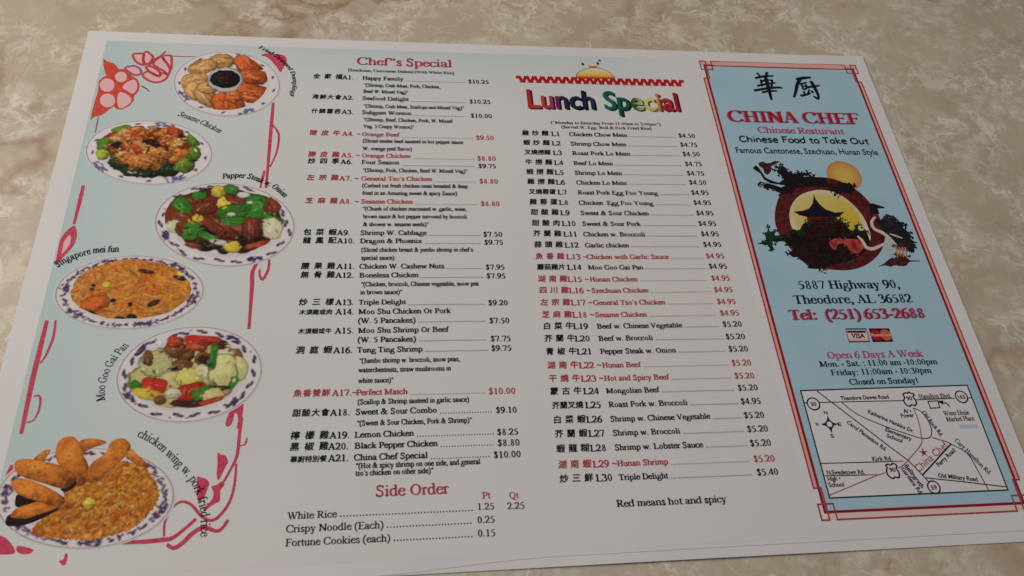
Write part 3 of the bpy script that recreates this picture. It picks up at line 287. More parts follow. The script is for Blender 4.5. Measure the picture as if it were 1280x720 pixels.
_gc = {}
def glyph(ch, weight):
    """weight 0 regular (a fraction: regular with ink gain), 1 bold -> (verts, tris, advance) in em"""
    k = (ch, weight)
    if k in _gc: return _gc[k]
    if ch not in GLYPH:
        _gc[k] = ([], [], 0.25); return _gc[k]
    wr, wb, src = GLYPH[ch]
    bold = weight >= 1
    adv = wb if bold else wr
    sx = adv/wr
    cap = ch.isupper() or ch.isdigit()
    T = (156 if cap else 144) if bold else (98 if cap else 86)
    h = 46 if bold else 36
    if 0 < weight < 1: T += 70*weight; h += 50*weight     # ink gain of small type
    polys = []
    def pen(t, dx, dy): return h + (T-h)*abs(dy)**1.3
    for cmd in src.split():
        c, a = cmd[0], cmd[1:]
        if c in '~=':
            pts = [tuple(float(q) for q in s.split(',')) for s in a.split(';')]
            pts = [(x*sx, y) for x, y in pts]
            polys += ribbon(smooth(pts, 5), pen if c == '~' else (T*0.78 if bold else T*0.80))
            continue
        n = [float(q) for q in a.split(',')]
        if c == '|':
            t = T if abs(n[2]-n[1]) > 150 else h
            polys.append([(n[0]*sx-t/2, n[1]), (n[0]*sx+t/2, n[1]), (n[0]*sx+t/2, n[2]), (n[0]*sx-t/2, n[2])])
        elif c == '-':
            polys.append([(n[0]*sx, n[2]-h/2), (n[1]*sx, n[2]-h/2), (n[1]*sx, n[2]+h/2), (n[0]*sx, n[2]+h/2)])
        elif c == '_':
            s = -1 if n[2] > 300 or (n[2] > 400) else 1
            m = (n[0]+n[1])/2*sx; y = n[2]; x0, x1 = n[0]*sx, n[1]*sx
            if bold: x0 -= 8; x1 += 8
            polys.append([(x0, y), (x1, y), (x1, y+s*h*0.8), (m+T*0.6, y+s*h*1.5), (m-T*0.6, y+s*h*1.5), (x0, y+s*h*0.8)])
        elif c == '^':
            polys.append([(n[0]*sx-T/2-70, n[1]-55), (n[0]*sx-T/2, n[1]-90), (n[0]*sx+T/2, n[1]), (n[0]*sx-T/2+10, n[1]-8), (n[0]*sx-T/2-70, n[1]-28)])
        elif c == '/':
            t = h*1.1 + (T-h)*n[4]
            dx, dy = (n[2]-n[0])*sx, n[3]-n[1]; l = math.hypot(dx, dy)
            w = t/2*l/max(abs(dy), l*0.45)
            polys.append([(n[0]*sx-w, n[1]), (n[0]*sx+w, n[1]), (n[2]*sx+w, n[3]), (n[2]*sx-w, n[3])])
        elif c == '*':
            polys.append(disc(n[0]*sx, n[1], n[2]*(1.2 if bold else 1), n=10))
        elif c == '@':
            o = disc(n[0]*sx, n[1], n[2]*sx, n[3], 24); i = disc(n[0]*sx, n[1], n[2]*sx-min(T, n[2]*sx*0.58), n[3]-h, 24)
            polys += [[o[k2], o[(k2+1) % 24], i[(k2+1) % 24], i[k2]] for k2 in range(24)]
    v, t = union(polys, 1e-3)
    _gc[k] = ([(x/1000, y/1000) for x, y in v], t, adv/1000)
    return _gc[k]

# ---------------------------------------------------------------- materials
def srgb(r, g, b): return tuple((c/255/12.92 if c/255 <= 0.04045 else ((c/255+0.055)/1.055)**2.4) for c in (r, g, b))
def new_mat(name, rough=0.5, spec=0.3):
    m = bpy.data.materials.new(name); m.use_nodes = True
    b = m.node_tree.nodes['Principled BSDF']; b.inputs['Roughness'].default_value = rough; b.inputs['Specular IOR Level'].default_value = spec
    return m, m.node_tree, b
def node(nt, kind, **kw):
    n = nt.nodes.new(kind)
    for k, v in kw.items():
        if k in n.inputs: n.inputs[k].default_value = v
        else: setattr(n, k, v)
    return n
def ramp(nt, fac, stops, interp='LINEAR'):
    n = nt.nodes.new('ShaderNodeValToRGB'); n.color_ramp.interpolation = interp
    e = n.color_ramp.elements
    while len(e) > 1: e.remove(e[-1])
    for i, (p, c) in enumerate(stops):
        q = e[0] if i == 0 else e.new(p)
        q.position = p; q.color = tuple(c)+(1,) if len(c) == 3 else c
    nt.links.new(fac, n.inputs[0]); return n.outputs[0]
def mix(nt, fac, a, b, mode='MIX'):
    n = nt.nodes.new('ShaderNodeMix'); n.data_type = 'RGBA'; n.blend_type = mode
    for k, v in ((0, fac), (6, a), (7, b)):
        if hasattr(v, 'links') or isinstance(v, bpy.types.NodeSocket): nt.links.new(v, n.inputs[k])
        else: n.inputs[k].default_value = v if isinstance(v, (int, float)) else tuple(v)+(1,)
    return n.outputs[2]
def coords(nt): return node(nt, 'ShaderNodeTexCoord').outputs['Object']
def noise(nt, vec, scale, detail=4, rough=0.55, dist=0.0, off=None):
    n = node(nt, 'ShaderNodeTexNoise', Scale=scale, Detail=detail, Roughness=rough, Distortion=dist)
    if off is not None:
        m = node(nt, 'ShaderNodeMapping'); m.inputs['Location'].default_value = off; nt.links.new(vec, m.inputs[0]); vec = m.outputs[0]
    nt.links.new(vec, n.inputs['Vector']); return n

def ink(name, rgb, wear=0.12):
    """one printing ink: its own colour, slightly uneven as printed"""
    m, nt, b = new_mat(name, 0.6, 0.14)
    c = srgb(*rgb); n = noise(nt, coords(nt), 900, 3)
    if sum(rgb) < 260: wear = 0.015; b.inputs['Specular IOR Level'].default_value = 0.05
    lite = tuple(min(1, x+(0.75-x)*wear) for x in c)
    nt.links.new(ramp(nt, n.outputs[0], [(0.35, c), (0.75, lite)]), b.inputs['Base Color'])
    return m
def print_colour(name):
    m, nt, b = new_mat(name, 0.55, 0.10)
    a = node(nt, 'ShaderNodeAttribute', attribute_name='print'); nt.links.new(a.outputs['Color'], b.inputs['Base Color'])
    return m
INK = dict(black=ink('black_ink', (24, 22, 27)), red=ink('red_ink', (186, 32, 56)), crimson=ink('crimson_ink', (184, 26, 38)),
           magenta=ink('magenta_ink', (196, 48, 118)), navy=ink('navy_ink', (20, 32, 56)), shadow=ink('blue_shadow_ink', (120, 110, 150)),
           vine=ink('vine_ink', (212, 52, 88)), vine_dark=ink('dark_vine_ink', (176, 84, 120)), brown=ink('stamen_ink', (150, 70, 50)),
           blossom=ink('blossom_red_ink', (222, 62, 32)), petal=ink('petal_pink_ink', (244, 190, 192)), line=ink('petal_line_ink', (205, 62, 62)),
           frame=ink('frame_red_ink', (150, 26, 32)), frame_thin=ink('frame_thin_ink', (176, 44, 46)), salmon=ink('frame_salmon_ink', (238, 170, 156)),
           map_red=ink('map_red_ink', (160, 62, 88)), rose=ink('pale_rose_ink', (238, 205, 198)), smudge=ink('pale_blue_ink', (192, 198, 218)))
PRINT = print_colour('halftone_print')

# paper
paper_m, nt, b = new_mat('menu_paper', 0.48, 0.35)
co = coords(nt)
n1 = noise(nt, co, 14, 3); n2 = noise(nt, co, 1400, 2)
c1 = ramp(nt, n1.outputs[0], [(0.3, srgb(229, 223, 222)), (0.7, srgb(236, 230, 229))])
nt.links.new(mix(nt, 0.06, c1, n2.outputs['Color'], 'OVERLAY'), b.inputs['Base Color'])
bp = node(nt, 'ShaderNodeBump', Strength=0.08, Distance=0.0002); nt.links.new(n2.outputs[0], bp.inputs['Height']); nt.links.new(bp.outputs[0], b.inputs['Normal'])

# pale blue background tint printed on the food page: strongest along the left and top edges
tint_m, nt, b = new_mat('pale_blue_tint_print', 0.5, 0.3)
at = node(nt, 'ShaderNodeAttribute', attribute_name='print')
n2 = noise(nt, coords(nt), 700, 2)
nt.links.new(mix(nt, 0.05, at.outputs['Color'], n2.outputs['Color'], 'OVERLAY'), b.inputs['Base Color'])

panel_m, nt, b = new_mat('light_blue_panel_print', 0.5, 0.3)
co = coords(nt); n1 = noise(nt, co, 40, 3); n2 = noise(nt, co, 900, 2)
c = ramp(nt, n1.outputs[0], [(0.3, srgb(170, 202, 216)), (0.7, srgb(180, 208, 221))])
nt.links.new(mix(nt, 0.06, c, n2.outputs['Color'], 'OVERLAY'), b.inputs['Base Color'])

# table: cream laminate with a marbled pattern
table_m, nt, b = new_mat('marbled_laminate', 0.34, 0.45)
co = coords(nt)
warp = noise(nt, co, 9, 5, 0.6)
sub = node(nt, 'ShaderNodeVectorMath', operation='SUBTRACT'); nt.links.new(warp.outputs['Color'], sub.inputs[0]); sub.inputs[1].default_value = (0.5, 0.5, 0.5)
def warped(amount):
    s = node(nt, 'ShaderNodeVectorMath', operation='SCALE'); nt.links.new(sub.outputs[0], s.inputs[0]); s.inputs['Scale'].default_value = amount
    a = node(nt, 'ShaderNodeVectorMath', operation='ADD'); nt.links.new(co, a.inputs[0]); nt.links.new(s.outputs[0], a.inputs[1]); return a.outputs[0]
w1, w2, w3 = warped(0.03), warped(0.07), warped(0.13)
base = ramp(nt, noise(nt, w2, 9, 4, 0.55).outputs[0], [(0.28, srgb(189, 170, 146)), (0.5, srgb(200, 182, 158)), (0.72, srgb(209, 192, 168))])
def veins(vec, scale, width, off, detail=3):
    n = noise(nt, vec, scale, detail, 0.5, 0.3, off)
    m1 = node(nt, 'ShaderNodeMath', operation='SUBTRACT'); nt.links.new(n.outputs[0], m1.inputs[0]); m1.inputs[1].default_value = 0.5
    m2 = node(nt, 'ShaderNodeMath', operation='ABSOLUTE'); nt.links.new(m1.outputs[0], m2.inputs[0])
    return ramp(nt, m2.outputs[0], [(0.0, (1, 1, 1)), (width, (0, 0, 0))])
def mul(*s):
    o = s[0]
    for q in s[1:]:
        m = node(nt, 'ShaderNodeMath', operation='MULTIPLY'); nt.links.new(o, m.inputs[0])
        if isinstance(q, float): m.inputs[1].default_value = q
        else: nt.links.new(q, m.inputs[1])
        o = m.outputs[0]
    return o
def mask(vec, scale, detail, off, lo, hi, rough=0.6, dist=0.0):
    return ramp(nt, noise(nt, vec, scale, detail, rough, dist, off).outputs[0], [(lo, (0, 0, 0)), (hi, (1, 1, 1))])
patch = mask(w1, 30, 4, (3, 1, 0), 0.41, 0.55)
flake = mask(w1, 105, 5, (1, 5, 0), 0.47, 0.58, 0.68, 0.25)
flake2 = mask(w1, 190, 4, (4, 5, 0), 0.50, 0.60, 0.6, 0.2)
c = mix(nt, mul(mask(w2, 34, 4, (8, 0, 0), 0.5, 0.68), 0.3), base, srgb(180, 156, 128))         # duller clouds
c = mix(nt, mul(patch, flake, 0.46), c, srgb(236, 228, 206))                                      # pale cloudy flakes
c = mix(nt, mul(patch, flake2, 0.35), c, srgb(236, 228, 208))
c = mix(nt, mul(veins(w3, 34, 0.018, (7, 2, 0)), patch, 0.8), c, srgb(240, 232, 212))            # pale curled wisps
c = mix(nt, mul(veins(w2, 46, 0.016, (2, 9, 0)), mask(w1, 10, 3, (6, 6, 0), 0.48, 0.6), 0.5), c, srgb(236, 226, 206))
big = mask(co, 5, 2, (0, 4, 0), 0.45, 0.6)
c = mix(nt, mul(veins(w2, 6.5, 0.014, (5, 1, 0)), big, 0.7), c, srgb(152, 110, 72))               # long brown veins
brown = mask(w2, 17, 5, (9, 9, 0), 0.56, 0.70, 0.7)
c = mix(nt, mul(brown, 0.35), c, srgb(168, 132, 92))
c = mix(nt, mul(veins(w3, 26, 0.03, (1, 1, 0)), brown, 0.6), c, srgb(150, 106, 60))
nt.links.new(c, b.inputs['Base Color'])
bp = node(nt, 'ShaderNodeBump', Strength=0.05, Distance=0.0005); nt.links.new(noise(nt, co, 500, 3).outputs[0], bp.inputs['Height']); nt.links.new(bp.outputs[0], b.inputs['Normal'])

# ---------------------------------------------------------------- the sheet's gentle lie on the table and mesh helpers
def lie(u, v):
    """height of the sheet's upper face above the table: nearly flat with shallow waves and slightly lifting corners"""
    h = 0.00060 + 0.00016*math.sin(u*0.75+0.6)*math.cos(v*0.62) + 0.00010*math.sin(v*1.15+u*0.35+1.0)
    h += 0.0006*math.exp(-((u)**2+(v)**2)/1.2) + 0.0005*math.exp(-((u-14)**2+(v)**2)/1.2) + 0.0003*math.exp(-((v-9.1)/0.5)**2)*(0.5+0.5*math.sin(u*0.9))
    return h
def link(name, me, parent, mat):
    o = bpy.data.objects.new(name, me); COL.objects.link(o)
    if mat is not None: me.materials.append(mat)
    if parent is not None: o.parent = parent
    return o
LAYER = 0.00002
def flat(name, V, F, level, mat, parent, colours=None):
    """a printed shape: outline in page units laid on the sheet, level = how many inks lie under it"""
    me = bpy.data.meshes.new(name)
    z = level*LAYER
    me.from_pydata([((u-7)*K, (4.58-v)*K, lie(u, v)+z) for u, v in V], [], F)
    me.update()
    if colours is not None:
        a = me.attributes.new('print', 'FLOAT_COLOR', 'POINT')
        c = np.ones((len(V), 4), dtype=np.float32); c[:, :3] = colours; a.data.foreach_set('color', c.ravel())
    # all printed faces look up
    if len(me.polygons):
        up_n = sum(1 if p.normal.z > 0 else -1 for p in list(me.polygons)[:60])
        if up_n < 0: me.flip_normals()
    return link(name, me, parent, mat)
def grid(u0, v0, u1, v1, step=0.12):
    nu, nv = max(1, int((u1-u0)/step)), max(1, int((v1-v0)/step))
    V = [(u0+(u1-u0)*i/nu, v0+(v1-v0)*j/nv) for j in range(nv+1) for i in range(nu+1)]
    F = [(j*(nu+1)+i, (j+1)*(nu+1)+i, (j+1)*(nu+1)+i+1, j*(nu+1)+i+1) for j in range(nv) for i in range(nu)]
    return V, F
def quad_grid(q, n=10, m=8):
    """a grid inside the four corners q (top left, top right, bottom right, bottom left)"""
    V = []
    for j in range(m+1):
        for i in range(n+1):
            s, t = i/n, j/m
            V.append(tuple((1-t)*((1-s)*q[0][k]+s*q[1][k])+t*((1-s)*q[3][k]+s*q[2][k]) for k in (0, 1)))
    return V, [(j*(n+1)+i, (j+1)*(n+1)+i, (j+1)*(n+1)+i+1, j*(n+1)+i+1) for j in range(m) for i in range(n)]
def cut_long(p, step=0.15, closed=False):
    out = []
    P = list(p)+([p[0]] if closed else [])
    for a, b in zip(P, P[1:]):
        n = max(1, int(math.hypot(b[0]-a[0], b[1]-a[1])/step))
        out += [(a[0]+(b[0]-a[0])*k/n, a[1]+(b[1]-a[1])*k/n) for k in range(n)]
    out.append(P[-1]); return out
def stroke(p, w, closed=False, corner=True):
    """polyline with joined corners, as outlines to be united"""
    P = cut_long(p, 0.15, closed)
    polys = []
    for a, b in zip(P, P[1:]):
        dx, dy = b[0]-a[0], b[1]-a[1]; l = math.hypot(dx, dy)
        if l < 1e-6: continue
        dx, dy = dx/l*w/2, dy/l*w/2
        e = 0.98 if corner else 0
        polys.append([(a[0]-dy-dx*e, a[1]+dx-dy*e), (b[0]-dy+dx*e, b[1]+dx+dy*e), (b[0]+dy+dx*e, b[1]-dx+dy*e), (a[0]+dy-dx*e, a[1]-dx-dy*e)])
    return polys
def shape(name, polys, level, mat, parent, colour_fn=None):
    V, F = union(polys, 1e-5)
    cols = None
    if colour_fn: cols = np.array([colour_fn(u, v) for u, v in V], dtype=np.float32)
    return flat(name, V, F, level, mat, parent, cols)
def filled(outline, step=0.03):
    n = len(outline); us = [p[0] for p in outline]; vs = [p[1] for p in outline]
    pts = [Vector(p) for p in outline]
    i = min(us)+step/2
    while i < max(us):
        j = min(vs)+step/2
        while j < max(vs):
            if inside(i, j, outline): pts.append(Vector((i, j)))
            j += step
        i += step
    vo, _, fo, _, _, _ = delaunay_2d_cdt(pts, [(k, (k+1) % n) for k in range(n)], [], 0, 1e-5)
    vo = [(p.x, p.y) for p in vo]
    return vo, [tuple(f) for f in fo if inside(sum(vo[i][0] for i in f)/3, sum(vo[i][1] for i in f)/3, outline)]
def empty(name, parent=None):
    o = bpy.data.objects.new(name, None); COL.objects.link(o); o.empty_display_size = 0.01
    if parent: o.parent = parent
    return o

# ---------------------------------------------------------------- setting words in type
TEXT = 9
def run_width(s, w): return sum(glyph(c, w)[2] for c in s)
def set_serif(s, u0, v, em, w, sx=1.0):
    V, F = [], []; x = u0
    for ch in s:
        gv, gf, a = glyph(ch, w); b = len(V)
        V += [(x+p[0]*em*sx, v-p[1]*em) for p in gv]; F += [tuple(b+i for i in f) for f in gf]
        x += a*em*sx
    return V, F
def serif(name, s, u0, u1, v, w, mat, parent, em=None, level=TEXT):
    width = run_width(s, w)
    if em is None: em = (u1-u0)/width; sx = 1.0
    else: sx = (u1-u0)/(width*em) if u1 is not None else 1.0
    V, F = set_serif(s, u0, v, em, w, sx)
    return flat(name, V, F, level, mat, parent), em
def serif_path(name, s, path, em, w, mat, parent, level=TEXT, slant=0.0):
    P = smooth(path, 12); d = [0]
    for a, b in zip(P, P[1:]): d.append(d[-1]+math.hypot(b[0]-a[0], b[1]-a[1]))
    sx = d[-1]/(run_width(s, w)*em)
    V, F = [], []; x = 0
    for ch in s:
        gv, gf, a = glyph(ch, w); adv = a*em*sx; t = min(max(x+adv/2, 0), d[-1]-1e-6)
        k = max(i for i in range(len(d)-1) if d[i] <= t)
        f = (t-d[k])/(d[k+1]-d[k]); c = (P[k][0]+(P[k+1][0]-P[k][0])*f, P[k][1]+(P[k+1][1]-P[k][1])*f)
        dx, dy = P[k+1][0]-P[k][0], P[k+1][1]-P[k][1]; l = math.hypot(dx, dy); dx, dy = dx/l, dy/l
        b = len(V)
        for p in gv:
            px = (p[0]*sx+slant*p[1])*em-adv/2; py = p[1]*em
            V.append((c[0]+px*dx+py*dy, c[1]+px*dy-py*dx))
        F += [tuple(b+i for i in q) for q in gf]; x += adv
    return flat(name, V, F, level, mat, parent)
_sans = {}
def sans_shape(s, bold=0.0):
    k = (s, bold)
    if k not in _sans:
        c = bpy.data.curves.new('type', 'FONT'); c.body = s; c.size = 1; c.resolution_u = 3; c.offset = bold
        o = bpy.data.objects.new('type', c); COL.objects.link(o)
        dg = bpy.context.evaluated_depsgraph_get(); dg.update(); m = o.evaluated_get(dg).to_mesh()
        V = [(v.co.x, v.co.y) for v in m.vertices]; F = [tuple(p.vertices) for p in m.polygons]
        o.evaluated_get(dg).to_mesh_clear(); bpy.data.objects.remove(o); bpy.data.curves.remove(c)
        _sans[k] = (V, F)
    return _sans[k]
def sans(name, s, a, b, em, mat, parent, bold=0.0, level=TEXT, slant=0.0):
    """sans-serif words from point a to point b on their baseline"""
    V0, F = sans_shape(s, bold)
    x0, x1 = min(p[0] for p in V0), max(p[0] for p in V0)
    dx, dy = b[0]-a[0], b[1]-a[1]; l = math.hypot(dx, dy); dx, dy = dx/l, dy/l; sx = l/(x1-x0)
    V = []
    for x, y in V0:
        px = (x-x0)*sx+slant*y*em; py = y*em
        V.append((a[0]+px*dx+py*dy, a[1]+px*dy-py*dx))
    return flat(name, V, F, level, mat, parent)
def characters(name, s, centres, v, size, mat, parent, level=TEXT):
    V, F = [], []
    Z = []
    for ch, c in zip(s, centres):
        for k, (dx, dy) in enumerate(((0, 0), (0.045, 0.0), (0.02, 0.04))):      # a heavy brush face: the ink spreads to the side
            V0, F0 = sans_shape(ch, 0.0); b = len(V)
            V += [(c+(x-0.52+dx)*size+0.10*y*size, v-(y+0.02+dy)*size) for x, y in V0]; Z += [k*0.35]*len(V0); F += [tuple(b+i for i in f) for f in F0]
    o = flat(name, V, F, level, mat, parent)
    for vt, dz in zip(o.data.vertices, Z): vt.co.z += dz*LAYER
    return o
def leader(name, u0, u1, v, pitch, dot, mat, parent):
    V, F = [], []; n = max(2, int((u1-u0)/pitch))
    for k in range(n):
        x = u0+k*pitch; b = len(V)
        V += [(x, v-dot), (x+dot, v-dot), (x+dot, v), (x, v)]; F.append((b, b+3, b+2, b+1))
    return flat(name, V, F, TEXT, mat, parent)

# ---------------------------------------------------------------- painting the printed food photographs
def lattice(seed, n=64):
    return np.random.default_rng(seed).random((n, n)).astype(np.float32)
def vnoise(x, y, seed):
    L = lattice(seed); n = L.shape[0]
    xi, yi = np.floor(x).astype(int), np.floor(y).astype(int); fx, fy = x-xi, y-yi
    fx, fy = fx*fx*(3-2*fx), fy*fy*(3-2*fy)
    a, b, c, d = L[yi % n, xi % n], L[yi % n, (xi+1) % n], L[(yi+1) % n, xi % n], L[(yi+1) % n, (xi+1) % n]
    return (a*(1-fx)+b*fx)*(1-fy)+(c*(1-fx)+d*fx)*fy
FOOD = {'t': (216, 158, 96), 'f': (190, 72, 26), 'f2': (216, 104, 34), 'w': (226, 216, 212), 'k': (34, 22, 24), 'kr': (74, 34, 28), 'g': (104, 138, 36), 'yg': (168, 186, 56),
        'dg': (26, 52, 20), 'c': (216, 128, 56), 'G': (62, 132, 36), 'm': (132, 58, 32), 'df': (206, 98, 44), 'y': (226, 196, 72), 'o': (234, 146, 40), 'b': (124, 80, 44), 'cr': (222, 206, 140),
        'pg': (222, 214, 144), 'y2': (226, 214, 112), 'w2': (232, 222, 186), 'R': (200, 48, 30)}
FOOD = {k: np.array(srgb(*v), dtype=np.float32) for k, v in FOOD.items()}
RES = 115
class Picture:
    def __init__(s, u0, v0, u1, v1, base):
        s.u0, s.v0 = u0, v0; s.w, s.h = int((u1-u0)*RES)+2, int((v1-v0)*RES)+2
        s.px = np.ones((s.h, s.w, 3), dtype=np.float32)*np.array(base, dtype=np.float32)
    def blob(s, u, v, a, b, ang, col, n=2, seed=0, relief=1.0, rough=0.14):
        m = max(a, b)*1.3
        x0, x1 = max(0, int((u-m-s.u0)*RES)), min(s.w, int((u+m-s.u0)*RES)+2)
        y0, y1 = max(0, int((v-m-s.v0)*RES)), min(s.h, int((v+m-s.v0)*RES)+2)
        if x1 <= x0 or y1 <= y0: return
        Y, X = np.mgrid[y0:y1, x0:x1].astype(np.float32)
        U = X/RES+s.u0-u; Vv = Y/RES+s.v0-v
        c, sn = math.cos(ang), math.sin(ang)
        big = max(a, b); small = min(a, b)
        p = (U*c+Vv*sn)/a; q = (-U*sn+Vv*c)/b
        if big > 0.045:
            f = 3.2
            w = rough*2.0
            p = p+(vnoise(U/big*f+seed*3.1+9, Vv/big*f+seed*1.7+9, 5)-0.5)*w+(vnoise(U/big*f*3+seed, Vv/big*f*3+9, 6)-0.5)*w*0.5
            q = q+(vnoise(U/big*f+seed*2.3+31, Vv/big*f+seed*1.3+3, 7)-0.5)*w+(vnoise(U/big*f*3+seed+5, Vv/big*f*3+2, 4)-0.5)*w*0.5
        r = (np.abs(p)**n+np.abs(q)**n)**(1/n)
        edge = 1.0/(small*RES)
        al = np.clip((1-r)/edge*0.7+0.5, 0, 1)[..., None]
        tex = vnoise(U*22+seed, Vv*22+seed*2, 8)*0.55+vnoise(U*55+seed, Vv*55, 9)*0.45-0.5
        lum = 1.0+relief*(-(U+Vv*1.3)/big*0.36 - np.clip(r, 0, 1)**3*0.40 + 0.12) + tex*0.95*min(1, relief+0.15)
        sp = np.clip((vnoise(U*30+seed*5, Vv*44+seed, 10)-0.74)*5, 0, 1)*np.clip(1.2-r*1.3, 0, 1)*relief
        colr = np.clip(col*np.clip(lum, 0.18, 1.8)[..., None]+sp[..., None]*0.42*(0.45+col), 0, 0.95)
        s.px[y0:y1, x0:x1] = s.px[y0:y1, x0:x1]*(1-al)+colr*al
    def strokes(s, el, n, cols, rng, la=(0.05, 0.13), lb=(0.010, 0.018)):
        cu, cv, a, b, ang = el; c, sn = math.cos(ang), math.sin(ang)
        for k in range(n):
            t = rng.random()*2*PI; r = math.sqrt(rng.random())
            x, y = a*r*math.cos(t), b*r*math.sin(t)
            s.blob(cu+x*c-y*sn, cv+x*sn+y*c, rng.uniform(*la), rng.uniform(*lb), rng.random()*PI, cols[rng.randrange(len(cols))]*rng.uniform(0.55, 1.25), 2, k, 0.5, 0.05)
    def sample(s, P):
        P = np.asarray(P, dtype=np.float32)
        x = np.clip((P[:, 0]-s.u0)*RES, 0, s.w-1.001); y = np.clip((P[:, 1]-s.v0)*RES, 0, s.h-1.001)
        xi, yi = x.astype(int), y.astype(int); fx, fy = (x-xi)[:, None], (y-yi)[:, None]
        p = s.px
        return (p[yi, xi]*(1-fx)+p[yi, xi+1]*fx)*(1-fy)+(p[yi+1, xi]*(1-fx)+p[yi+1, xi+1]*fx)*fy
def disc_patch(outline, rings):
    """a dense disc-like patch: rings shrinking from the outline to its middle"""
    n = len(outline); cu = sum(p[0] for p in outline)/n; cv = sum(p[1] for p in outline)/n
    V = [(cu, cv)]
    for r in range(1, rings+1):
        t = r/rings
        V += [(cu+(p[0]-cu)*t, cv+(p[1]-cv)*t) for p in outline]
    F = [(0, 1+k, 1+(k+1) % n) for k in range(n)]
    for r in range(1, rings):
        a, b = 1+(r-1)*n, 1+r*n
        F += [(a+k, b+k, b+(k+1) % n, a+(k+1) % n) for k in range(n)]
    return V, F
def ellipse(el, n=200, k=1.0, wob=0.0, seed=1):
    cu, cv, a, b, ang = el; c, s = math.cos(ang), math.sin(ang); rr = random.Random(seed)
    ph = [rr.random()*6 for _ in range(4)]
    out = []
    for i in range(n):
        t = 2*PI*i/n; w = 1+wob*(math.sin(3*t+ph[0])+0.8*math.sin(7*t+ph[1])+0.7*math.sin(12*t+ph[2])+0.5*math.sin(23*t+ph[3]))
        x, y = a*k*w*math.cos(t), b*k*w*math.sin(t)
        out.append((cu+x*c-y*s, cv+x*s+y*c))
    return out
WHITE = np.array(srgb(236, 226, 224), dtype=np.float32)
def paint_plate(el, rim, seed):
    cu, cv, a, b, ang = el; m = max(a, b)*1.05
    pic = Picture(cu-m, cv-m, cu+m, cv+m, WHITE)
    Y, X = np.mgrid[0:pic.h, 0:pic.w].astype(np.float32)
    U = X/RES+pic.u0-cu; V = Y/RES+pic.v0-cv; c, s = math.cos(ang), math.sin(ang)
    r = np.sqrt(((U*c+V*s)/a)**2+((-U*s+V*c)/b)**2)
    pic.px *= (1-0.10*np.exp(-((r-0.74)/0.05)**2))[..., None]
    pic.px *= (1+0.03*np.exp(-((r-0.86)/0.06)**2))[..., None]
    line = np.exp(-((r-0.972)/0.0075)**2)[..., None]
    lc = np.array(srgb(104, 78, 84) if rim != 'sparse' else srgb(84, 92, 118), dtype=np.float32)
    pic.px = pic.px*(1-line*0.9)+lc*line*0.9
    rng = random.Random(seed)
    dark = np.array(srgb(62, 48, 92), dtype=np.float32); purple = np.array(srgb(98, 60, 104), dtype=np.float32)
    def at(t, k): 
        x, y = a*k*math.cos(t), b*k*math.sin(t); return cu+x*c-y*s, cv+x*s+y*c, math.atan2(b*math.cos(t), -a*math.sin(t))+ang
    if rim == 'dash':
        n = 22
        for i in range(n):
            t = 2*PI*i/n+rng.uniform(-0.05, 0.05)
            if i % 6 == 2:
                for _ in range(16):
                    u, v, d = at(t+rng.uniform(-0.11, 0.11), rng.uniform(0.84, 0.94)); pic.blob(u, v, 0.035, 0.016, d+rng.uniform(-0.8, 0.8), dark if rng.random() < 0.6 else purple, 2, i, 0.1)
            else:
                k = rng.uniform(0.84, 0.92); sg = rng.choice((-1, 1))
                for j in range(-3, 4):
                    u, v, d = at(t+j*0.022, k+sg*0.026*math.sin(j*0.9)); pic.blob(u, v, 0.026, 0.012+0.006*(j == 3), d+sg*0.5*math.cos(j), dark, 2, j, 0.05)
                if rng.random() < 0.5:
                    u, v, d = at(t+0.12, 0.90); pic.blob(u, v, 0.014, 0.012, 0, dark, 2, i, 0.05)
    elif rim == 'floral':
        n = 46
        for i in range(n):
            t = 2*PI*i/n
            cl = i % 8 in (0, 1)
            for _ in range(11 if cl else 4):
                u, v, d = at(t+rng.uniform(-0.06, 0.06), rng.uniform(0.82, 0.94) if cl else rng.uniform(0.85, 0.91))
                pic.blob(u, v, rng.uniform(0.018, 0.036), rng.uniform(0.010, 0.017), d+rng.uniform(-1.2, 1.2), purple if rng.random() < 0.6 else dark, 2, i, 0.1)
    else:
        blue = np.array(srgb(98, 100, 150), dtype=np.float32)
        for i in range(13):
            t = 2*PI*i/13+0.2
            big = i in (3, 8, 11)
            for _ in range(16 if big else 2):
                u, v, d = at(t+(rng.uniform(-0.16, 0.16) if big else rng.uniform(-0.03, 0.03)), rng.uniform(0.84, 0.95) if big else 0.88)
                pic.blob(u, v, 0.036, 0.014, d+rng.uniform(-0.9, 0.9), blue if big else dark*1.4, 2, i, 0.1)
    return pic
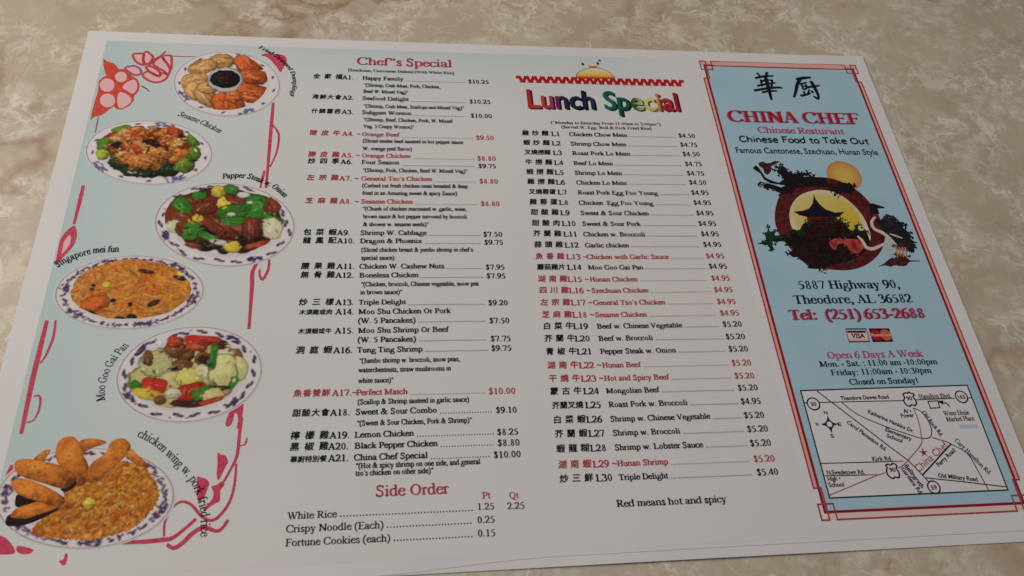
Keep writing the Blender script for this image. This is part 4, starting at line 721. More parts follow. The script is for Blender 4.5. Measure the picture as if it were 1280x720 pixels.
def paint_blobs(pic, blobs, rng, grow=None):
    for i, bl in enumerate(blobs):
        if bl[0] == 'scatter':
            cu, cv, a, b, ang = bl[2]; c, s = math.cos(ang), math.sin(ang)
            for k in range(bl[3]):
                t = rng.random()*2*PI; r = math.sqrt(rng.random()); x, y = a*r*math.cos(t), b*r*math.sin(t)
                col = (FOOD['c'], FOOD['t'], FOOD['f2'], FOOD['f'])[rng.choice((0, 0, 0, 1, 1, 2, 3))]
                if rng.random() < 0.12: col = FOOD['kr']
                pic.blob(cu+x*c-y*s, cv+x*s+y*c, rng.uniform(0.06, 0.15), rng.uniform(0.04, 0.075), rng.uniform(-0.8, 0.8), col*rng.uniform(0.8, 1.15), 2, k, 1.1, 0.25)
        elif bl[0] == 'noodles':
            pic.strokes(bl[2], 500, [FOOD['f']*0.7, FOOD['kr'], FOOD['f2']*0.7], rng)
            pic.strokes(bl[2], bl[3], [FOOD['o'], FOOD['f2'], FOOD['o']*1.15, FOOD['t']], rng, (0.06, 0.17), (0.008, 0.015))
        else:
            u, v, a, b, ang, col, n = bl
            if grow: a, b = a*grow, b*grow
            rg = {'G': 0.06, 'R': 0.05, 'w': 0.06, 'k': 0.05, 't': 0.07, 'df': 0.08, 'f': 0.10, 'y': 0.09, 'pg': 0.06, 'm': 0.14}.get(col, 0.12)
            if col in ('G', 'R'): n = 4
            elif col in ('f', 'df'): n = max(n, 3)
            rl = {'G': 0.28, 'R': 0.25, 'w': 0.25, 'w2': 0.3, 'pg': 0.32, 'y': 0.45, 'y2': 0.35, 'cr': 0.4, 'm': 0.6}.get(col, 0.9)
            if col == 'G': b *= 0.82; ang += 0.5*math.sin(i*2.1)
            pic.blob(u, v, a*1.06, b*1.12, ang, FOOD[col]*0.35, n, i, 0.2, rg)
            pic.blob(u, v, a, b, ang, FOOD[col]*(0.85+0.3*((i*37) % 7)/7), n, i, rl, rg)
            if col in ('G', 'R', 'm', 'f', 't', 'c', 'df'):     # streaks of colour and gloss across the piece
                for k in range(5):
                    q = rng.uniform(-0.6, 0.6); pu, pv = u-math.sin(ang)*b*q+math.cos(ang)*a*rng.uniform(-0.3, 0.3), v+math.cos(ang)*b*q+math.sin(ang)*a*rng.uniform(-0.3, 0.3)
                    tone = rng.choice((0.55, 0.7, 1.35, 1.6)); pic.blob(pu, pv, a*rng.uniform(0.25, 0.6), b*rng.uniform(0.08, 0.16), ang+rng.uniform(-0.3, 0.3), np.clip(FOOD[col]*tone+(0.05 if tone > 1 else 0), 0, 0.9), 2, k, 0.4, 0.2)
def clutter(pic, el, n, rng):
    """small scraps of the same dish between the large pieces"""
    cu, cv, a, b, ang = el; c, s = math.cos(ang), math.sin(ang)
    for k in range(n):
        t = rng.random()*2*PI; r = math.sqrt(rng.random())*0.93; x, y = a*r*math.cos(t), b*r*math.sin(t)
        u, v = cu+x*c-y*s, cv+x*s+y*c
        su, sv = u+rng.uniform(-0.09, 0.09), v+rng.uniform(-0.09, 0.09)
        col = pic.px[min(pic.h-1, max(0, int((sv-pic.v0)*RES))), min(pic.w-1, max(0, int((su-pic.u0)*RES)))].copy()
        pic.blob(u, v, rng.uniform(0.018, 0.05), rng.uniform(0.010, 0.022), rng.random()*PI, col*rng.choice((0.35, 0.6, 0.85, 1.1, 1.3)), 2, k, 0.7, 0.3)

# ---------------------------------------------------------------- the table top (setting)
def table_top():
    bm = bmesh.new(); bmesh.ops.create_cube(bm, size=1.0)
    for v in bm.verts: v.co = Vector((v.co.x*2.4, v.co.y*1.8+0.25, v.co.z*0.03-0.015))
    bmesh.ops.bevel(bm, geom=[e for e in bm.edges], offset=0.004, segments=3, affect='EDGES')
    me = bpy.data.meshes.new('tabletop'); bm.to_mesh(me); bm.free()
    o = link('tabletop', me, None, table_m); o['kind'] = 'structure'
table_top()

# ---------------------------------------------------------------- the menu
menu = empty('takeout_menu')
menu['label'] = 'unfolded paper takeout menu with food pictures, price lists and blue cover panel'
menu['category'] = 'menu'

def leaf(name, z_fn, bottom_fn, thick, left=0.0):
    nu, nv = 140, 92
    top = [(left+(14.0-left)*i/nu, bottom_fn(left+(14.0-left)*i/nu)*j/nv) for j in range(nv+1) for i in range(nu+1)]
    V = [((u-7)*K, (4.58-v)*K, z_fn(u, v)) for u, v in top]; n = len(V)
    V += [(x, y, z-thick) for x, y, z in V]
    w = nu+1
    F = [(j*w+i, (j+1)*w+i, (j+1)*w+i+1, j*w+i+1) for j in range(nv) for i in range(nu)]
    F += [tuple(n+i for i in reversed(f)) for f in F]
    rim = [i for i in range(w)]+[j*w+nu for j in range(1, nv+1)]+[nv*w+i for i in range(nu-1, -1, -1)]+[j*w for j in range(nv-1, 0, -1)]
    F += [(rim[k], rim[(k+1) % len(rim)], n+rim[(k+1) % len(rim)], n+rim[k]) for k in range(len(rim))]
    me = bpy.data.meshes.new(name); me.from_pydata(V, [], F); me.update()
    for p in me.polygons: p.use_smooth = False
    return link(name, me, menu, paper_m)
def front_bottom(u):
    if u < 4.5: return 9.165
    t = min(1, (u-4.5)/2.6); return 9.165-(0.125*t*t*(3-2*t))-0.0035*max(0, u-7.1)
leaf('front_leaf', lambda u, v: lie(u, v), front_bottom, 0.00010)
leaf('back_leaf', lambda u, v: lie(u, v)-0.00016, lambda u: 9.163, 0.00010, left=0.02)

# pale blue tint on the inside page
def tint_colour(u, v):
    e = max(0.95*math.exp(-max(0, u-0.32)/1.9), 0.6*math.exp(-max(0, v-0.22)/0.75)*(1.0 if u < 9 else max(0.2, 1-(u-9)/2)), 0.0)
    e = max(e, 0.42*max(0.0, 1-abs(u-1.6)/3.0))
    fade = max(0, min(1, (10.55-u)/1.6))*max(0, min(1, (9.05-v)/1.6))
    e *= fade
    a, b = np.array(srgb(232, 226, 224)), np.array(srgb(188, 210, 208))
    return a*(1-e)+b*e
V, F = grid(0.32, 0.22, 10.55, 8.98, 0.11)
flat('page_tint', V, F, 1, tint_m, menu, np.array([tint_colour(u, v) for u, v in V], dtype=np.float32))

# ------------------------------------------------ the left page: floral border and six printed dishes
border = empty('floral_border', menu)
blossom = shape('blossom', [BLOSSOM_BODY], 2, INK['blossom'], menu)
for p in PETALS_SOLID:
    pc = [sum(q[k] for q in p)/len(p) for k in (0, 1)]
    pt = shape('petal', [smooth([(pc[0]+(q[0]-pc[0])*1.03, pc[1]+(q[1]-pc[1])*1.03) for q in p], 4, True)], 3, INK['petal'], blossom)
open_b = None
for i, p in enumerate(PETALS_OUTLINED):
    q = smooth(p, 4, True)
    if open_b is None: open_b = empty('open_blossom', menu)
    shape('petal', [q], 2, INK['petal'], open_b)
    shape('petal_outline', ribbon(q+[q[0]], 0.042), 3, INK['line'] if i < 6 else INK['vine_dark'], open_b)
for kind, p in FLORAL_SOLIDS:
    if kind == 'bud':
        pc = [sum(q[k] for q in p)/len(p) for k in (0, 1)]
        shape('bud_petal', [smooth([(pc[0]+(q[0]-pc[0])*0.42, pc[1]+(q[1]-pc[1])*0.5) for q in p], 3, True)], 3, INK['petal'], border)
    shape({'flower': 'flower', 'bud': 'flower_bud', 'leaf': 'leaf', 'petal': 'loose_petal'}[kind], [smooth(p, 3, True)], 2, INK['vine'], border)
for w, c, p in VINES:
    m = {'v': INK['vine'], 'm': INK['vine_dark'], 'b': INK['brown'], 'b2': INK['line']}[c]
    sp = smooth(p, 8)
    shape('vine' if c in 'vm' else 'stamen', ribbon(sp, lambda t, dx, dy, w=w: w*1.4*(0.8+0.3*math.sin(PI*min(1, t*1.3)))), 3, m, open_b if c == 'b2' else border)

DISH = {'P1': 'dumpling_picture', 'P2': 'sesame_chicken_picture', 'P3': 'pepper_steak_picture', 'P4': 'noodle_picture', 'P5': 'vegetable_stir_fry_picture', 'P6': 'chicken_wing_picture'}
plate_of = {}
for i, (key, P) in enumerate(PLATES.items()):
    rng = random.Random(40+i)
    pic = paint_plate(P['ell'], P['rim'], 7+i)
    V, F = disc_patch(ellipse(P['ell'], 300), 80)
    lvl = 4 if key != 'P5' else 4
    plate = flat(DISH[key], V, F, lvl, PRINT, menu, pic.sample(V)); plate_of[key] = plate
    if P['food']:
        f = P['food']; m = max(f[2], f[3])*1.15
        base = {'P4': FOOD['f2'], 'P1': WHITE*0.9, 'P2': FOOD['cr']*0.9, 'P3': FOOD['f']*0.6, 'P5': FOOD['cr']}[key]
        if key in ('P1', 'P2', 'P3', 'P5'):
            # pieces lie straight on the plate: paint them over a copy of the plate's own picture
            fp = paint_plate(P['ell'], P['rim'], 7+i)
            if key == 'P3': fp.blob(f[0], f[1], f[2]*0.98, f[3]*0.95, f[4], FOOD['kr']*1.2, 2.3, 3, 0.4, 0.05)
            if key == 'P2': fp.blob(f[0], f[1]-0.05, f[2]*0.9, f[3]*0.82, f[4], FOOD['f']*0.45, 2.2, 3, 0.4, 0.08)
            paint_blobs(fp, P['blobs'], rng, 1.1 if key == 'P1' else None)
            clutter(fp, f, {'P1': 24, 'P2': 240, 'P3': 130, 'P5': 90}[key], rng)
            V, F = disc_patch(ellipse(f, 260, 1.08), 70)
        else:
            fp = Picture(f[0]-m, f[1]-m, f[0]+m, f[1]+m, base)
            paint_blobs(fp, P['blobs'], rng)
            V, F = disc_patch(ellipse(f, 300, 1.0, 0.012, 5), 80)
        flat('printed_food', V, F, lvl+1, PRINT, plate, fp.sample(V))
# chicken wings over fried rice: rice heap, egg, then each wing
rng = random.Random(77)
out = smooth(RICE, 14, True); us = [p[0] for p in out]; vs = [p[1] for p in out]
rp = Picture(min(us)-0.1, min(vs)-0.1, max(us)+0.1, max(vs)+0.1, FOOD['f2']*0.8)
rp.strokes(((min(us)+max(us))/2, (min(vs)+max(vs))/2, (max(us)-min(us))/2*1.1, (max(vs)-min(vs))/2*1.15, 0), 900, [FOOD['kr'], FOOD['f'], FOOD['f2']*0.7], rng, (0.02, 0.05), (0.012, 0.02))
rp.strokes(((min(us)+max(us))/2, (min(vs)+max(vs))/2, (max(us)-min(us))/2*1.15, (max(vs)-min(vs))/2*1.2, 0), 2800, [FOOD['o'], FOOD['o']*0.85, FOOD['f2']*0.8, np.array(srgb(236, 176, 92), dtype=np.float32)], rng, (0.020, 0.042), (0.010, 0.016))
eg = EGG_DOT; rp.blob(eg[0], eg[1], eg[2], eg[3], eg[4], FOOD['y'], 2, 3, 0.7)
V, F = disc_patch([(u+0.012*math.sin(k*1.7), v+0.012*math.cos(k*2.3)) for k, (u, v) in enumerate(out)], 75)
flat('fried_rice', V, F, 5, PRINT, plate_of['P6'], rp.sample(V))
for i, (kind, p) in enumerate(WINGS):
    out = smooth(p, 9, True); n = len(out); cu = sum(q[0] for q in out)/n; cv = sum(q[1] for q in out)/n
    us = [q[0] for q in out]; vs = [q[1] for q in out]
    V, F = disc_patch(out, 26)
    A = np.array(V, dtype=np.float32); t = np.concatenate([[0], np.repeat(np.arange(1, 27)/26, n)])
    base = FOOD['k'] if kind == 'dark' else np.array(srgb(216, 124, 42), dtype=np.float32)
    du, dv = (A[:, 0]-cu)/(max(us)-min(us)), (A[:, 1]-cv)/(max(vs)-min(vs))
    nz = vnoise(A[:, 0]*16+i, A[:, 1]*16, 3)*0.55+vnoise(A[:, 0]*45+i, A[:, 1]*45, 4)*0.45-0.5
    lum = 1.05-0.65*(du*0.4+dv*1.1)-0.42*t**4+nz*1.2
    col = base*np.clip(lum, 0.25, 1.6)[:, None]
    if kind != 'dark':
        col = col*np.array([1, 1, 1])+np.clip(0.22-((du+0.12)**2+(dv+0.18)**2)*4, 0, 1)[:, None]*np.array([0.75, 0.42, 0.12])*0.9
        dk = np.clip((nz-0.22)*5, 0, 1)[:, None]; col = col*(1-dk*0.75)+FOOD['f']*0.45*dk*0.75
    flat('chicken_wing' if kind != 'dark' else 'leaf_and_wing_shade', V, F, 6+i*0.25, PRINT, plate_of['P6'], np.clip(col, 0, 0.95))  # dark pieces: one leaf, the others shade under the wings drawn as black shapes
for (t, w, p, em), key in zip(CAPTIONS, ('P1', 'P2', 'P3', 'P4', 'P5', 'P6')):
    slant = {'P1': 0.2, 'P2': 0.28, 'P3': 0.12}.get(key, 0.0)
    serif_path('caption', t, p, em, 1 if key in ('P3', 'P4', 'P1') else 0, INK['black'], plate_of[key], TEXT+1, slant)

# ------------------------------------------------ the price lists
DOTS = 0.036
def entry(kind, row, cjk_x, name_w=0):
    num, chars, nu, name, u0, u1, v, price, p0, p1, pv, red, descs = row
    m = INK['red'] if red else INK['black']
    o, em = serif(kind, name, u0, u1, v, 0.85, m, menu)
    em = min(max(em, 0.140), 0.175)
    serif('item_number', num.replace('L.', 'L'), nu+(0.0 if kind == 'chef_dish' else 0.008), None, v+0.004, 0.8, m, o, em=0.136 if kind == 'chef_dish' else 0.141)
    if red: o['label'] = 'dish line printed in red, reading '+name
    n = len(chars); a, b = cjk_x
    xs = [a+(b-a)*k/(n-1) for k in range(n)]
    size = 0.122 if n == 3 else (0.112 if n == 4 else 0.092)
    characters('chinese_name', chars, xs, v-0.005, size, m, o)
    s = [d for d in descs if d[4]]
    start = u1
    if s:   # the name runs on to a second line that carries the price
        d = s[0]; serif('name_second_line', d[0], d[1], d[2], d[3], 0.85, m, o); start = d[2]
    serif('price', price, p0, p1, pv-0.004, 0.7, m if kind == 'chef_dish' or red else INK['black'], o)
    leader('dot_leader', start+0.04, p0-0.02, (v+pv)/2 if not s else s[0][3], DOTS, 0.0135, m, o)
    for d in descs:
        if not d[4]: serif('description', d[0], d[1], d[2], d[3], 0.95, INK['black'], o, em=0.108)
for row in CHEF_ROWS: entry('chef_dish', row, (3.795, 4.165))
for row in LUNCH_ROWS: entry('lunch_dish', row, (7.28, 7.612))
for name, t, w, c, u0, u1, v in TEXT_LINES:
    if name in ('title', 'telephone_line', 'title_line', 'address_line', 'opening_line'): continue
    serif(name, t, u0, u1, v, w if w else 0.45, INK[c], menu, em={'heading_note': 0.088}.get(name))
for n, u0, u1, v, prices in SIDE_ROWS:
    o, em = serif('side_dish', n, u0, u1, v, 0.35, INK['black'], menu)
    for t, a, b, pv in prices: serif('price', t, a, b, pv, 0.35, INK['black'], o)
    leader('dot_leader', u1+0.04, prices[0][1]-0.02, v-0.002, 0.040, 0.016, INK['black'], o)

# ------------------------------------------------ Lunch Special masthead
mast = empty('lunch_masthead', menu)
u0, u1, v, vc = LUNCH_TITLE
V0, F0 = sans_shape('Lunch Special', 0.018)
x0, x1 = min(p[0] for p in V0), max(p[0] for p in V0); em = (v-vc)/0.74; sx = (u1-u0)/(x1-x0)
STOPS = [(0.0, (196, 52, 52)), (0.10, (196, 58, 62)), (0.17, (150, 60, 96)), (0.225, (52, 38, 80)), (0.33, (30, 32, 60)), (0.45, (40, 46, 80)), (0.50, (24, 104, 104)), (0.60, (24, 92, 84)), (0.66, (20, 84, 50)), (0.705, (30, 88, 52)), (0.74, (170, 176, 104)), (0.79, (200, 200, 124)), (0.835, (226, 196, 84)), (0.862, (220, 176, 76)), (0.885, (176, 44, 50)), (1.0, (180, 38, 56))]
def rainbow(t):
    for (a, ca), (b, cb) in zip(STOPS, STOPS[1:]):
        if a <= t <= b:
            f = (t-a)/(b-a); return np.array(srgb(*[p+(q-p)*f for p, q in zip(ca, cb)]))
    return np.array(srgb(*STOPS[-1][1]))
V = [(u0+(x-x0)*sx, v-y*em) for x, y in V0]
flat('title_shadow', [(a+0.035, b+0.022) for a, b in V], F0, TEXT, None, mast, np.array([rainbow((a-u0)/(u1-u0))*0.22 for a, b in V])).data.materials.append(PRINT)
flat('title_letters', V, F0, TEXT+2, PRINT, mast, np.array([rainbow(min(1, max(0, (a-u0)/(u1-u0))))*(1.0+0.25*math.sin((v-b)*9)) for a, b in V]))
(a0, b0), (a1, b1) = WAVE
n = 43; zz = []
for k in range(n):
    uu = a0+(a1-a0)*k/(n-1); s = -1 if k % 2 == 0 else 1
    wv = (a1-a0)/(n-1)
    zz += [(uu-wv*0.22, (b0+b1)/2+s*0.048), (uu+wv*0.22, (b0+b1)/2+s*0.048)]
shape('wave_band_ground', [[(a0, (b0+b1)/2-0.075), (a1, (b0+b1)/2-0.075), (a1, (b0+b1)/2+0.075), (a0, (b0+b1)/2+0.075)]], TEXT, INK['rose'], mast)
shape('wave_band', stroke(zz, 0.06), TEXT+1, INK['crimson'], mast)
D = smooth(DOME, 5, False)
dcu = sum(p[0] for p in D)/len(D); dv0 = min(p[1] for p in D); dv1 = max(p[1] for p in D)
def dome_colour(u, v):
    t = (v-dv0)/(dv1-dv0)
    c = [(0, (228, 220, 205)), (0.45, (236, 214, 130)), (0.7, (238, 190, 90)), (0.86, (220, 100, 40)), (1.0, (150, 30, 16))]
    for (a, ca), (b, cb) in zip(c, c[1:]):
        if a <= t <= b+1e-6: return np.array(srgb(*[p+(q-p)*(t-a)/(b-a) for p, q in zip(ca, cb)]))
    return np.array(srgb(*c[-1][1]))
V, F = disc_patch(D, 12)
cover_dish = flat('serving_dome', V, F, TEXT+2, None, mast, np.array([dome_colour(u, v) for u, v in V])); cover_dish.data.materials.append(PRINT)
shape('dome_outline', ribbon(D, 0.012), TEXT+3, INK['brown'], mast)
mk = DOME_MARKS
shape('dome_knob', [[(mk[0][0]-0.07, mk[0][1]-0.02), (mk[0][0]+0.07, mk[0][1]-0.02), (mk[0][0]+0.06, mk[0][1]+0.02), (mk[0][0]-0.06, mk[0][1]+0.02)]], TEXT+3, INK['brown'], mast)
shape('steam_mark', [disc(mk[1][0], mk[1][1], 0.024, 0.03), disc(mk[2][0], mk[2][1], 0.022, 0.034), disc(mk[3][0], mk[3][1], 0.026, 0.018)], TEXT+3, INK['navy'], mast)
shape('handle_ground', [disc(mk[0][0]+0.0, mk[0][1]-0.06, 0.10, 0.045)], TEXT, INK['rose'], mast)

# ------------------------------------------------ cover panel
U0, V0_, U1, V1 = 10.768, 0.353, 13.70, 8.648
V, F = grid(U0, V0_, U1, V1, 0.12)
cover = flat('cover_panel', V, F, 1, panel_m, menu)
shape('frame_band', [[(U0-0.075, V0_-0.1), (U1+0.06, V0_-0.1), (U1+0.06, V0_), (U0-0.075, V0_)]], 2, INK['salmon'], cover)
for uu in (U0-0.075, U1+0.005): 
    V, F = grid(uu, V0_+0.33, uu+0.068, V1-0.33, 0.2); F = F if F else []
    me_cols = None
    q = [(uu, V0_+0.33), (uu+0.068, V0_+0.33), (uu+0.068, V1-0.33), (uu, V1-0.33)]
    V, F = quad_grid(q, 1, 60); flat('frame_band', V, F, 2, INK['salmon'], cover)
V, F = quad_grid([(U0, V1), (U1, V1), (U1, V1+0.1), (U0, V1+0.1)], 24, 1); flat('frame_band', V, F, 2, INK['rose'], cover)
shape('frame_line', stroke([(U0, V0_), (U1, V0_), (U1, V1), (U0, V1)], 0.038, True), 4, INK['frame'], cover)
for cu, cv, su, sv in ((U0, V0_, 1, 1), (U1, V0_, -1, 1), (U1, V1, -1, -1), (U0, V1, 1, -1)):
    loc = [(-0.072, 4.16), (-0.072, 0.33), (0.035, 0.33), (0.035, -0.105), (-0.075, -0.105), (-0.075, 0.11), (0.145, 0.11), (0.145, -0.105), (1.468, -0.105)]
    shape('frame_fret', stroke([(cu+a*su, cv+b*sv) for a, b in loc], 0.023), 5, INK['frame_thin'], cover)
for w, p in BRUSH:
    sp = smooth(p, 6)
    shape('brush_stroke', ribbon(sp, lambda t, dx, dy, w=w: w*1.75*(1.0-0.4*t+0.25*math.sin(PI*t))), TEXT+(w*10 % 1), INK['black'], cover)
for name, t, w, c, u0, u1, v in TEXT_LINES:
    if name not in ('title', 'telephone_line', 'title_line', 'address_line', 'opening_line'): continue
    if name in ('title', 'telephone_line'):
        serif('lettering_shadow', t, u0-0.022, u1-0.022, v+0.006, w, INK['shadow'], cover, level=TEXT-1)
    serif(name, t, u0, u1, v, w, INK[c], cover)
HANDWRITTEN = {'C': (640, "=540,600;430,690;250,670;110,530;70,330;130,120;300,20;480,60;590,150"), 'h': (520, "=90,740;85,0 =90,280;180,420;330,430;400,300;415,0"), 'i': (230, "=110,430;110,0 *115,610,62"),
 'n': (520, "=90,440;90,0 =90,280;180,420;330,430;400,300;415,0"), 'e': (500, "=80,250;420,270;380,420;230,460;90,360;60,200;140,40;300,0;440,70"), 's': (440, "=370,420;220,460;100,400;110,290;260,230;350,150;300,40;170,0;40,60"),
 'F': (540, "=150,690;120,0 =40,680;520,710 =120,380;430,400"), 'o': (500, "=240,450;100,390;60,220;130,50;260,0;400,60;440,240;370,400;240,450"), 'd': (530, "=400,420;240,450;90,350;60,190;150,30;290,10;400,150 =440,740;420,0"),
 't': (390, "=190,620;180,120;230,0;340,20 =40,430;350,445"), 'T': (600, "=30,680;570,710 =300,690;280,0"), 'a': (530, "=400,400;240,450;90,350;60,190;150,30;290,20;400,150 =410,440;410,60;470,0"),
 'k': (490, "=95,740;90,0 =390,430;100,200;440,0"), 'O': (730, "=350,690;150,600;60,340;150,90;350,0;570,90;650,340;560,600;350,690"), 'u': (530, "=90,440;90,150;170,10;310,20;400,150 =410,440;415,0"), ' ': (300, "")}
def handwriting(name, s, u0, u1, v, em, mat, parent):
    tot = sum(HANDWRITTEN[c][0] for c in s)/1000; sx = (u1-u0)/tot
    polys = []; x = u0
    for ch in s:
        adv, src = HANDWRITTEN[ch]
        for cmd in src.split():
            if cmd[0] == '=':
                pts = [tuple(float(q) for q in c.split(',')) for c in cmd[1:].split(';')]
                polys += ribbon(smooth([(x+a/1000*sx, v-b/1000*em) for a, b in pts], 4), 0.145*em)
            else:
                a, b, rr = (float(q) for q in cmd[1:].split(',')); polys.append(disc(x+a/1000*sx, v-b/1000*em, rr/1000*em, n=8))
        x += adv/1000*sx
    return shape(name, polys, TEXT, mat, parent)
handwriting('slogan_line', 'Chinese Food to Take Out', HAND[0], HAND[1], HAND[2], 0.185, INK['navy'], cover)
sans('cuisine_line', 'Famous Cantonese, Szechuan, Hunan Style', (FAMOUS[0], FAMOUS[2]), (FAMOUS[1], FAMOUS[2]), 0.185, INK['navy'], cover, 0.010)

# credit card marks
def inset(q, a, b, c, d):
    def at(s, t): return tuple((1-t)*((1-s)*q[0][k]+s*q[1][k])+t*((1-s)*q[3][k]+s*q[2][k]) for k in (0, 1))
    return [at(a, b), at(c, b), at(c, d), at(a, d)]
card = shape('card_mark', [CARD_A], 4, INK['navy'], menu)
shape('card_face', [inset(CARD_A, 0.03, 0.10, 0.97, 0.92)], 5, INK['rose'], card)
shape('card_stripe', [inset(CARD_A, 0.05, 0.17, 0.93, 0.32)], 6, INK['navy'], card)
shape('card_stripe', [inset(CARD_A, 0.04, 0.76, 0.94, 0.90)], 6, INK['salmon'], card)
a = inset(CARD_A, 0.18, 0.70, 0.82, 0.72)
sans('card_lettering', 'VISA', a[0], a[1], 0.115, INK['navy'], card, 0.03, 7, 0.15)
card = shape('card_mark', [CARD_B], 4, ink('dark_maroon_ink', (70, 14, 24)), menu)
cb = [sum(p[k] for p in CARD_B)/4 for k in (0, 1)]
shape('card_disc', [disc(cb[0]-0.08, cb[1], 0.092, 0.095, 24)], 5, INK['crimson'], card)
shape('card_disc', [disc(cb[0]+0.08, cb[1], 0.092, 0.095, 24)], 6, ink('card_orange_ink', (206, 84, 56)), card)
sans('card_lettering', 'MasterCard', (cb[0]-0.16, cb[1]+0.02), (cb[0]+0.16, cb[1]+0.02), 0.07, INK['rose'], card, 0.01, 7)

# emblem: moon gate with pagoda, sun, dragon and birds
em_root = empty('pagoda_emblem', menu)
em_m = dict(dark=ink('emblem_black_ink', (30, 20, 26)), maroon=ink('emblem_maroon_ink', (104, 30, 34)), green=ink('emblem_green_ink', (28, 58, 34)), roof=ink('emblem_roof_ink', (30, 18, 40)),
            plume=ink('plume_ink', (26, 30, 34)), ivory=ink('ivory_ink', (226, 196, 184)), red=ink('emblem_red_ink', (196, 62, 58)), orange=ink('emblem_orange_ink', (214, 130, 60)), brown=ink('emblem_brown_ink', (74, 34, 34)))
def painted(name, outline, level, fn, parent, rings=20, k=5):
    o = smooth(outline, k, True); V, F = filled(o); A = np.array(V, dtype=np.float32)
    ob = flat(name, V, F, level, None, parent, np.clip(fn(A[:, 0], A[:, 1]), 0, 0.95)); ob.data.materials.append(PRINT); return ob
(sc_u, sc_v), (sl_u, _), (sr_u, _2) = SUN
rad = (sr_u-sl_u)/2*0.97
def sun_c(u, v):
    r = np.sqrt((u-sc_u)**2+(v-sc_v)**2)/rad; t = np.clip((r-0.35)/0.6, 0, 1)[:, None]
    return np.array(srgb(220, 186, 84))*(1-t)+np.array(srgb(212, 140, 86))*t
painted('sun', [(sc_u+rad*math.cos(k*PI/10), sc_v+rad*math.sin(k*PI/10)) for k in range(20)], 2, sun_c, em_root)
def ring_c(u, v):
    n = vnoise(u*22, v*22, 11)[:, None]; return np.array(srgb(58, 22, 28))*(1-n)+np.array(srgb(122, 42, 42))*n
E = EMBLEM
painted('moon_gate', E['ring'], 3, ring_c, em_root, 30)
wu = [p[0] for p in E['window']]; wv = [p[1] for p in E['window']]
def win_c(u, v):
    t = np.clip(((u-min(wu))/(max(wu)-min(wu))*0.7+(v-min(wv))/(max(wv)-min(wv))*0.9)*0.9, 0, 1)[:, None]
    r = np.sqrt(((u-np.mean(wu))/(max(wu)-min(wu))*2)**2+((v-np.mean(wv))/(max(wv)-min(wv))*2)**2)[:, None]
    c = np.array(srgb(226, 206, 150))*(1-t)+np.array(srgb(216, 186, 44))*t
    e = np.clip((r-0.82)/0.2, 0, 1); return c*(1-e)+np.array(srgb(230, 214, 190))*e
painted('gate_opening', E['window'], 4, win_c, em_root, 24)
def gard_c(u, v):
    n = (vnoise(u*24, v*24, 12)*0.6+vnoise(u*60, v*60, 13)*0.4)[:, None]; g = (vnoise(u*12+3, v*12, 14)[:, None] > 0.6)
    return np.array(srgb(10, 9, 10))*(1-n**1.5)+np.where(g, np.array(srgb(44, 50, 28)), np.array(srgb(70, 26, 30)))*n**1.5
shape('pagoda_hall', [E['hall']], 5, em_m['maroon'], em_root)
painted('garden', E['garden'], 6, gard_c, em_root, 24, 3)
shape('pagoda_roof', [E['roof']], 7, em_m['roof'], em_root)
for nm, key, mm in (('pine_limb', 'limb', 'dark'), ('blossom_twig', 'face', 'brown'), ('pine_clump', 'knot', 'dark'), ('small_bird', 'bird', 'dark'), ('leafy_sprig', 'sprig', 'green')):
    shape(nm, [E[key]], 7.5, em_m[mm], em_root)
def plume_c(u, v):
    n = vnoise(u*30, v*30, 15)[:, None]; n2 = vnoise(u*9+2, v*9, 16)[:, None]
    return (np.array(srgb(14, 20, 24))*(1-n)+np.array(srgb(44, 50, 48))*n)*(n2 < 0.62)+np.array(srgb(84, 36, 44))*(n2 >= 0.62)
painted('crane_plumage', E['plume'], 7, plume_c, em_root, 16, 1)
painted('red_blossom', E['bloom'], 7.2, lambda u, v: np.array(srgb(120, 30, 34))*(1-vnoise(u*16, v*16, 17)[:, None])+np.array(srgb(220, 92, 84))*vnoise(u*16, v*16, 17)[:, None], em_root, 12, 3)
painted('branch_bird', E['fish'], 7.4, lambda u, v: np.array(srgb(34, 20, 22))*(1-vnoise(u*20, v*20, 18)[:, None])+np.array(srgb(104, 50, 50))*vnoise(u*20, v*20, 18)[:, None], em_root, 10, 2)
def foliage(name, centres, spread, n, leaf, mat, level, seed):
    rr = random.Random(seed); polys = []
    for cu, cv in centres:
        for _ in range(n):
            t = rr.random()*2*PI; d = spread*math.sqrt(rr.random())
            polys.append(disc(cu+d*math.cos(t)*1.3, cv+d*math.sin(t), leaf*rr.uniform(0.6, 1.3), leaf*0.36, 6, rr.random()*PI))
    return shape(name, polys, level, mat, em_root)
def along(p, k): return [p[i] for i in range(0, len(p), k)]
LIMB, GARD, PLUME = E['limb'], E['garden'], E['plume']
foliage('pine_needles', along(LIMB[8:34], 2), 0.065, 11, 0.034, em_m['dark'], 8.0, 1)
foliage('pine_needles', along(E['knot'], 2), 0.05, 9, 0.030, em_m['dark'], 8.1, 2)
foliage('garden_leaves', [(u, v+0.03) for u, v in GARD[2:26:2]], 0.06, 10, 0.030, em_m['green'], 8.2, 3)
foliage('garden_leaves', [(u, v) for u, v in GARD[28:50:2]], 0.05, 9, 0.034, em_m['dark'], 8.3, 4)
foliage('plumage_edge', along(PLUME[0:22], 2), 0.045, 10, 0.038, em_m['plume'], 8.4, 5)
foliage('sprig_needles', along(E['sprig'], 2), 0.028, 7, 0.026, em_m['green'], 8.5, 6)
foliage('ring_shading', [(p[0]*0.9+12.3*0.1, p[1]*0.9+3.9*0.1) for p in E['ring'][1:16:2]], 0.07, 5, 0.03, em_m['brown'], 8.05, 7)
hall = E['hall']; hu0, hu1 = min(p[0] for p in hall)+0.06, max(p[0] for p in hall)-0.06; hv = min(p[1] for p in hall)
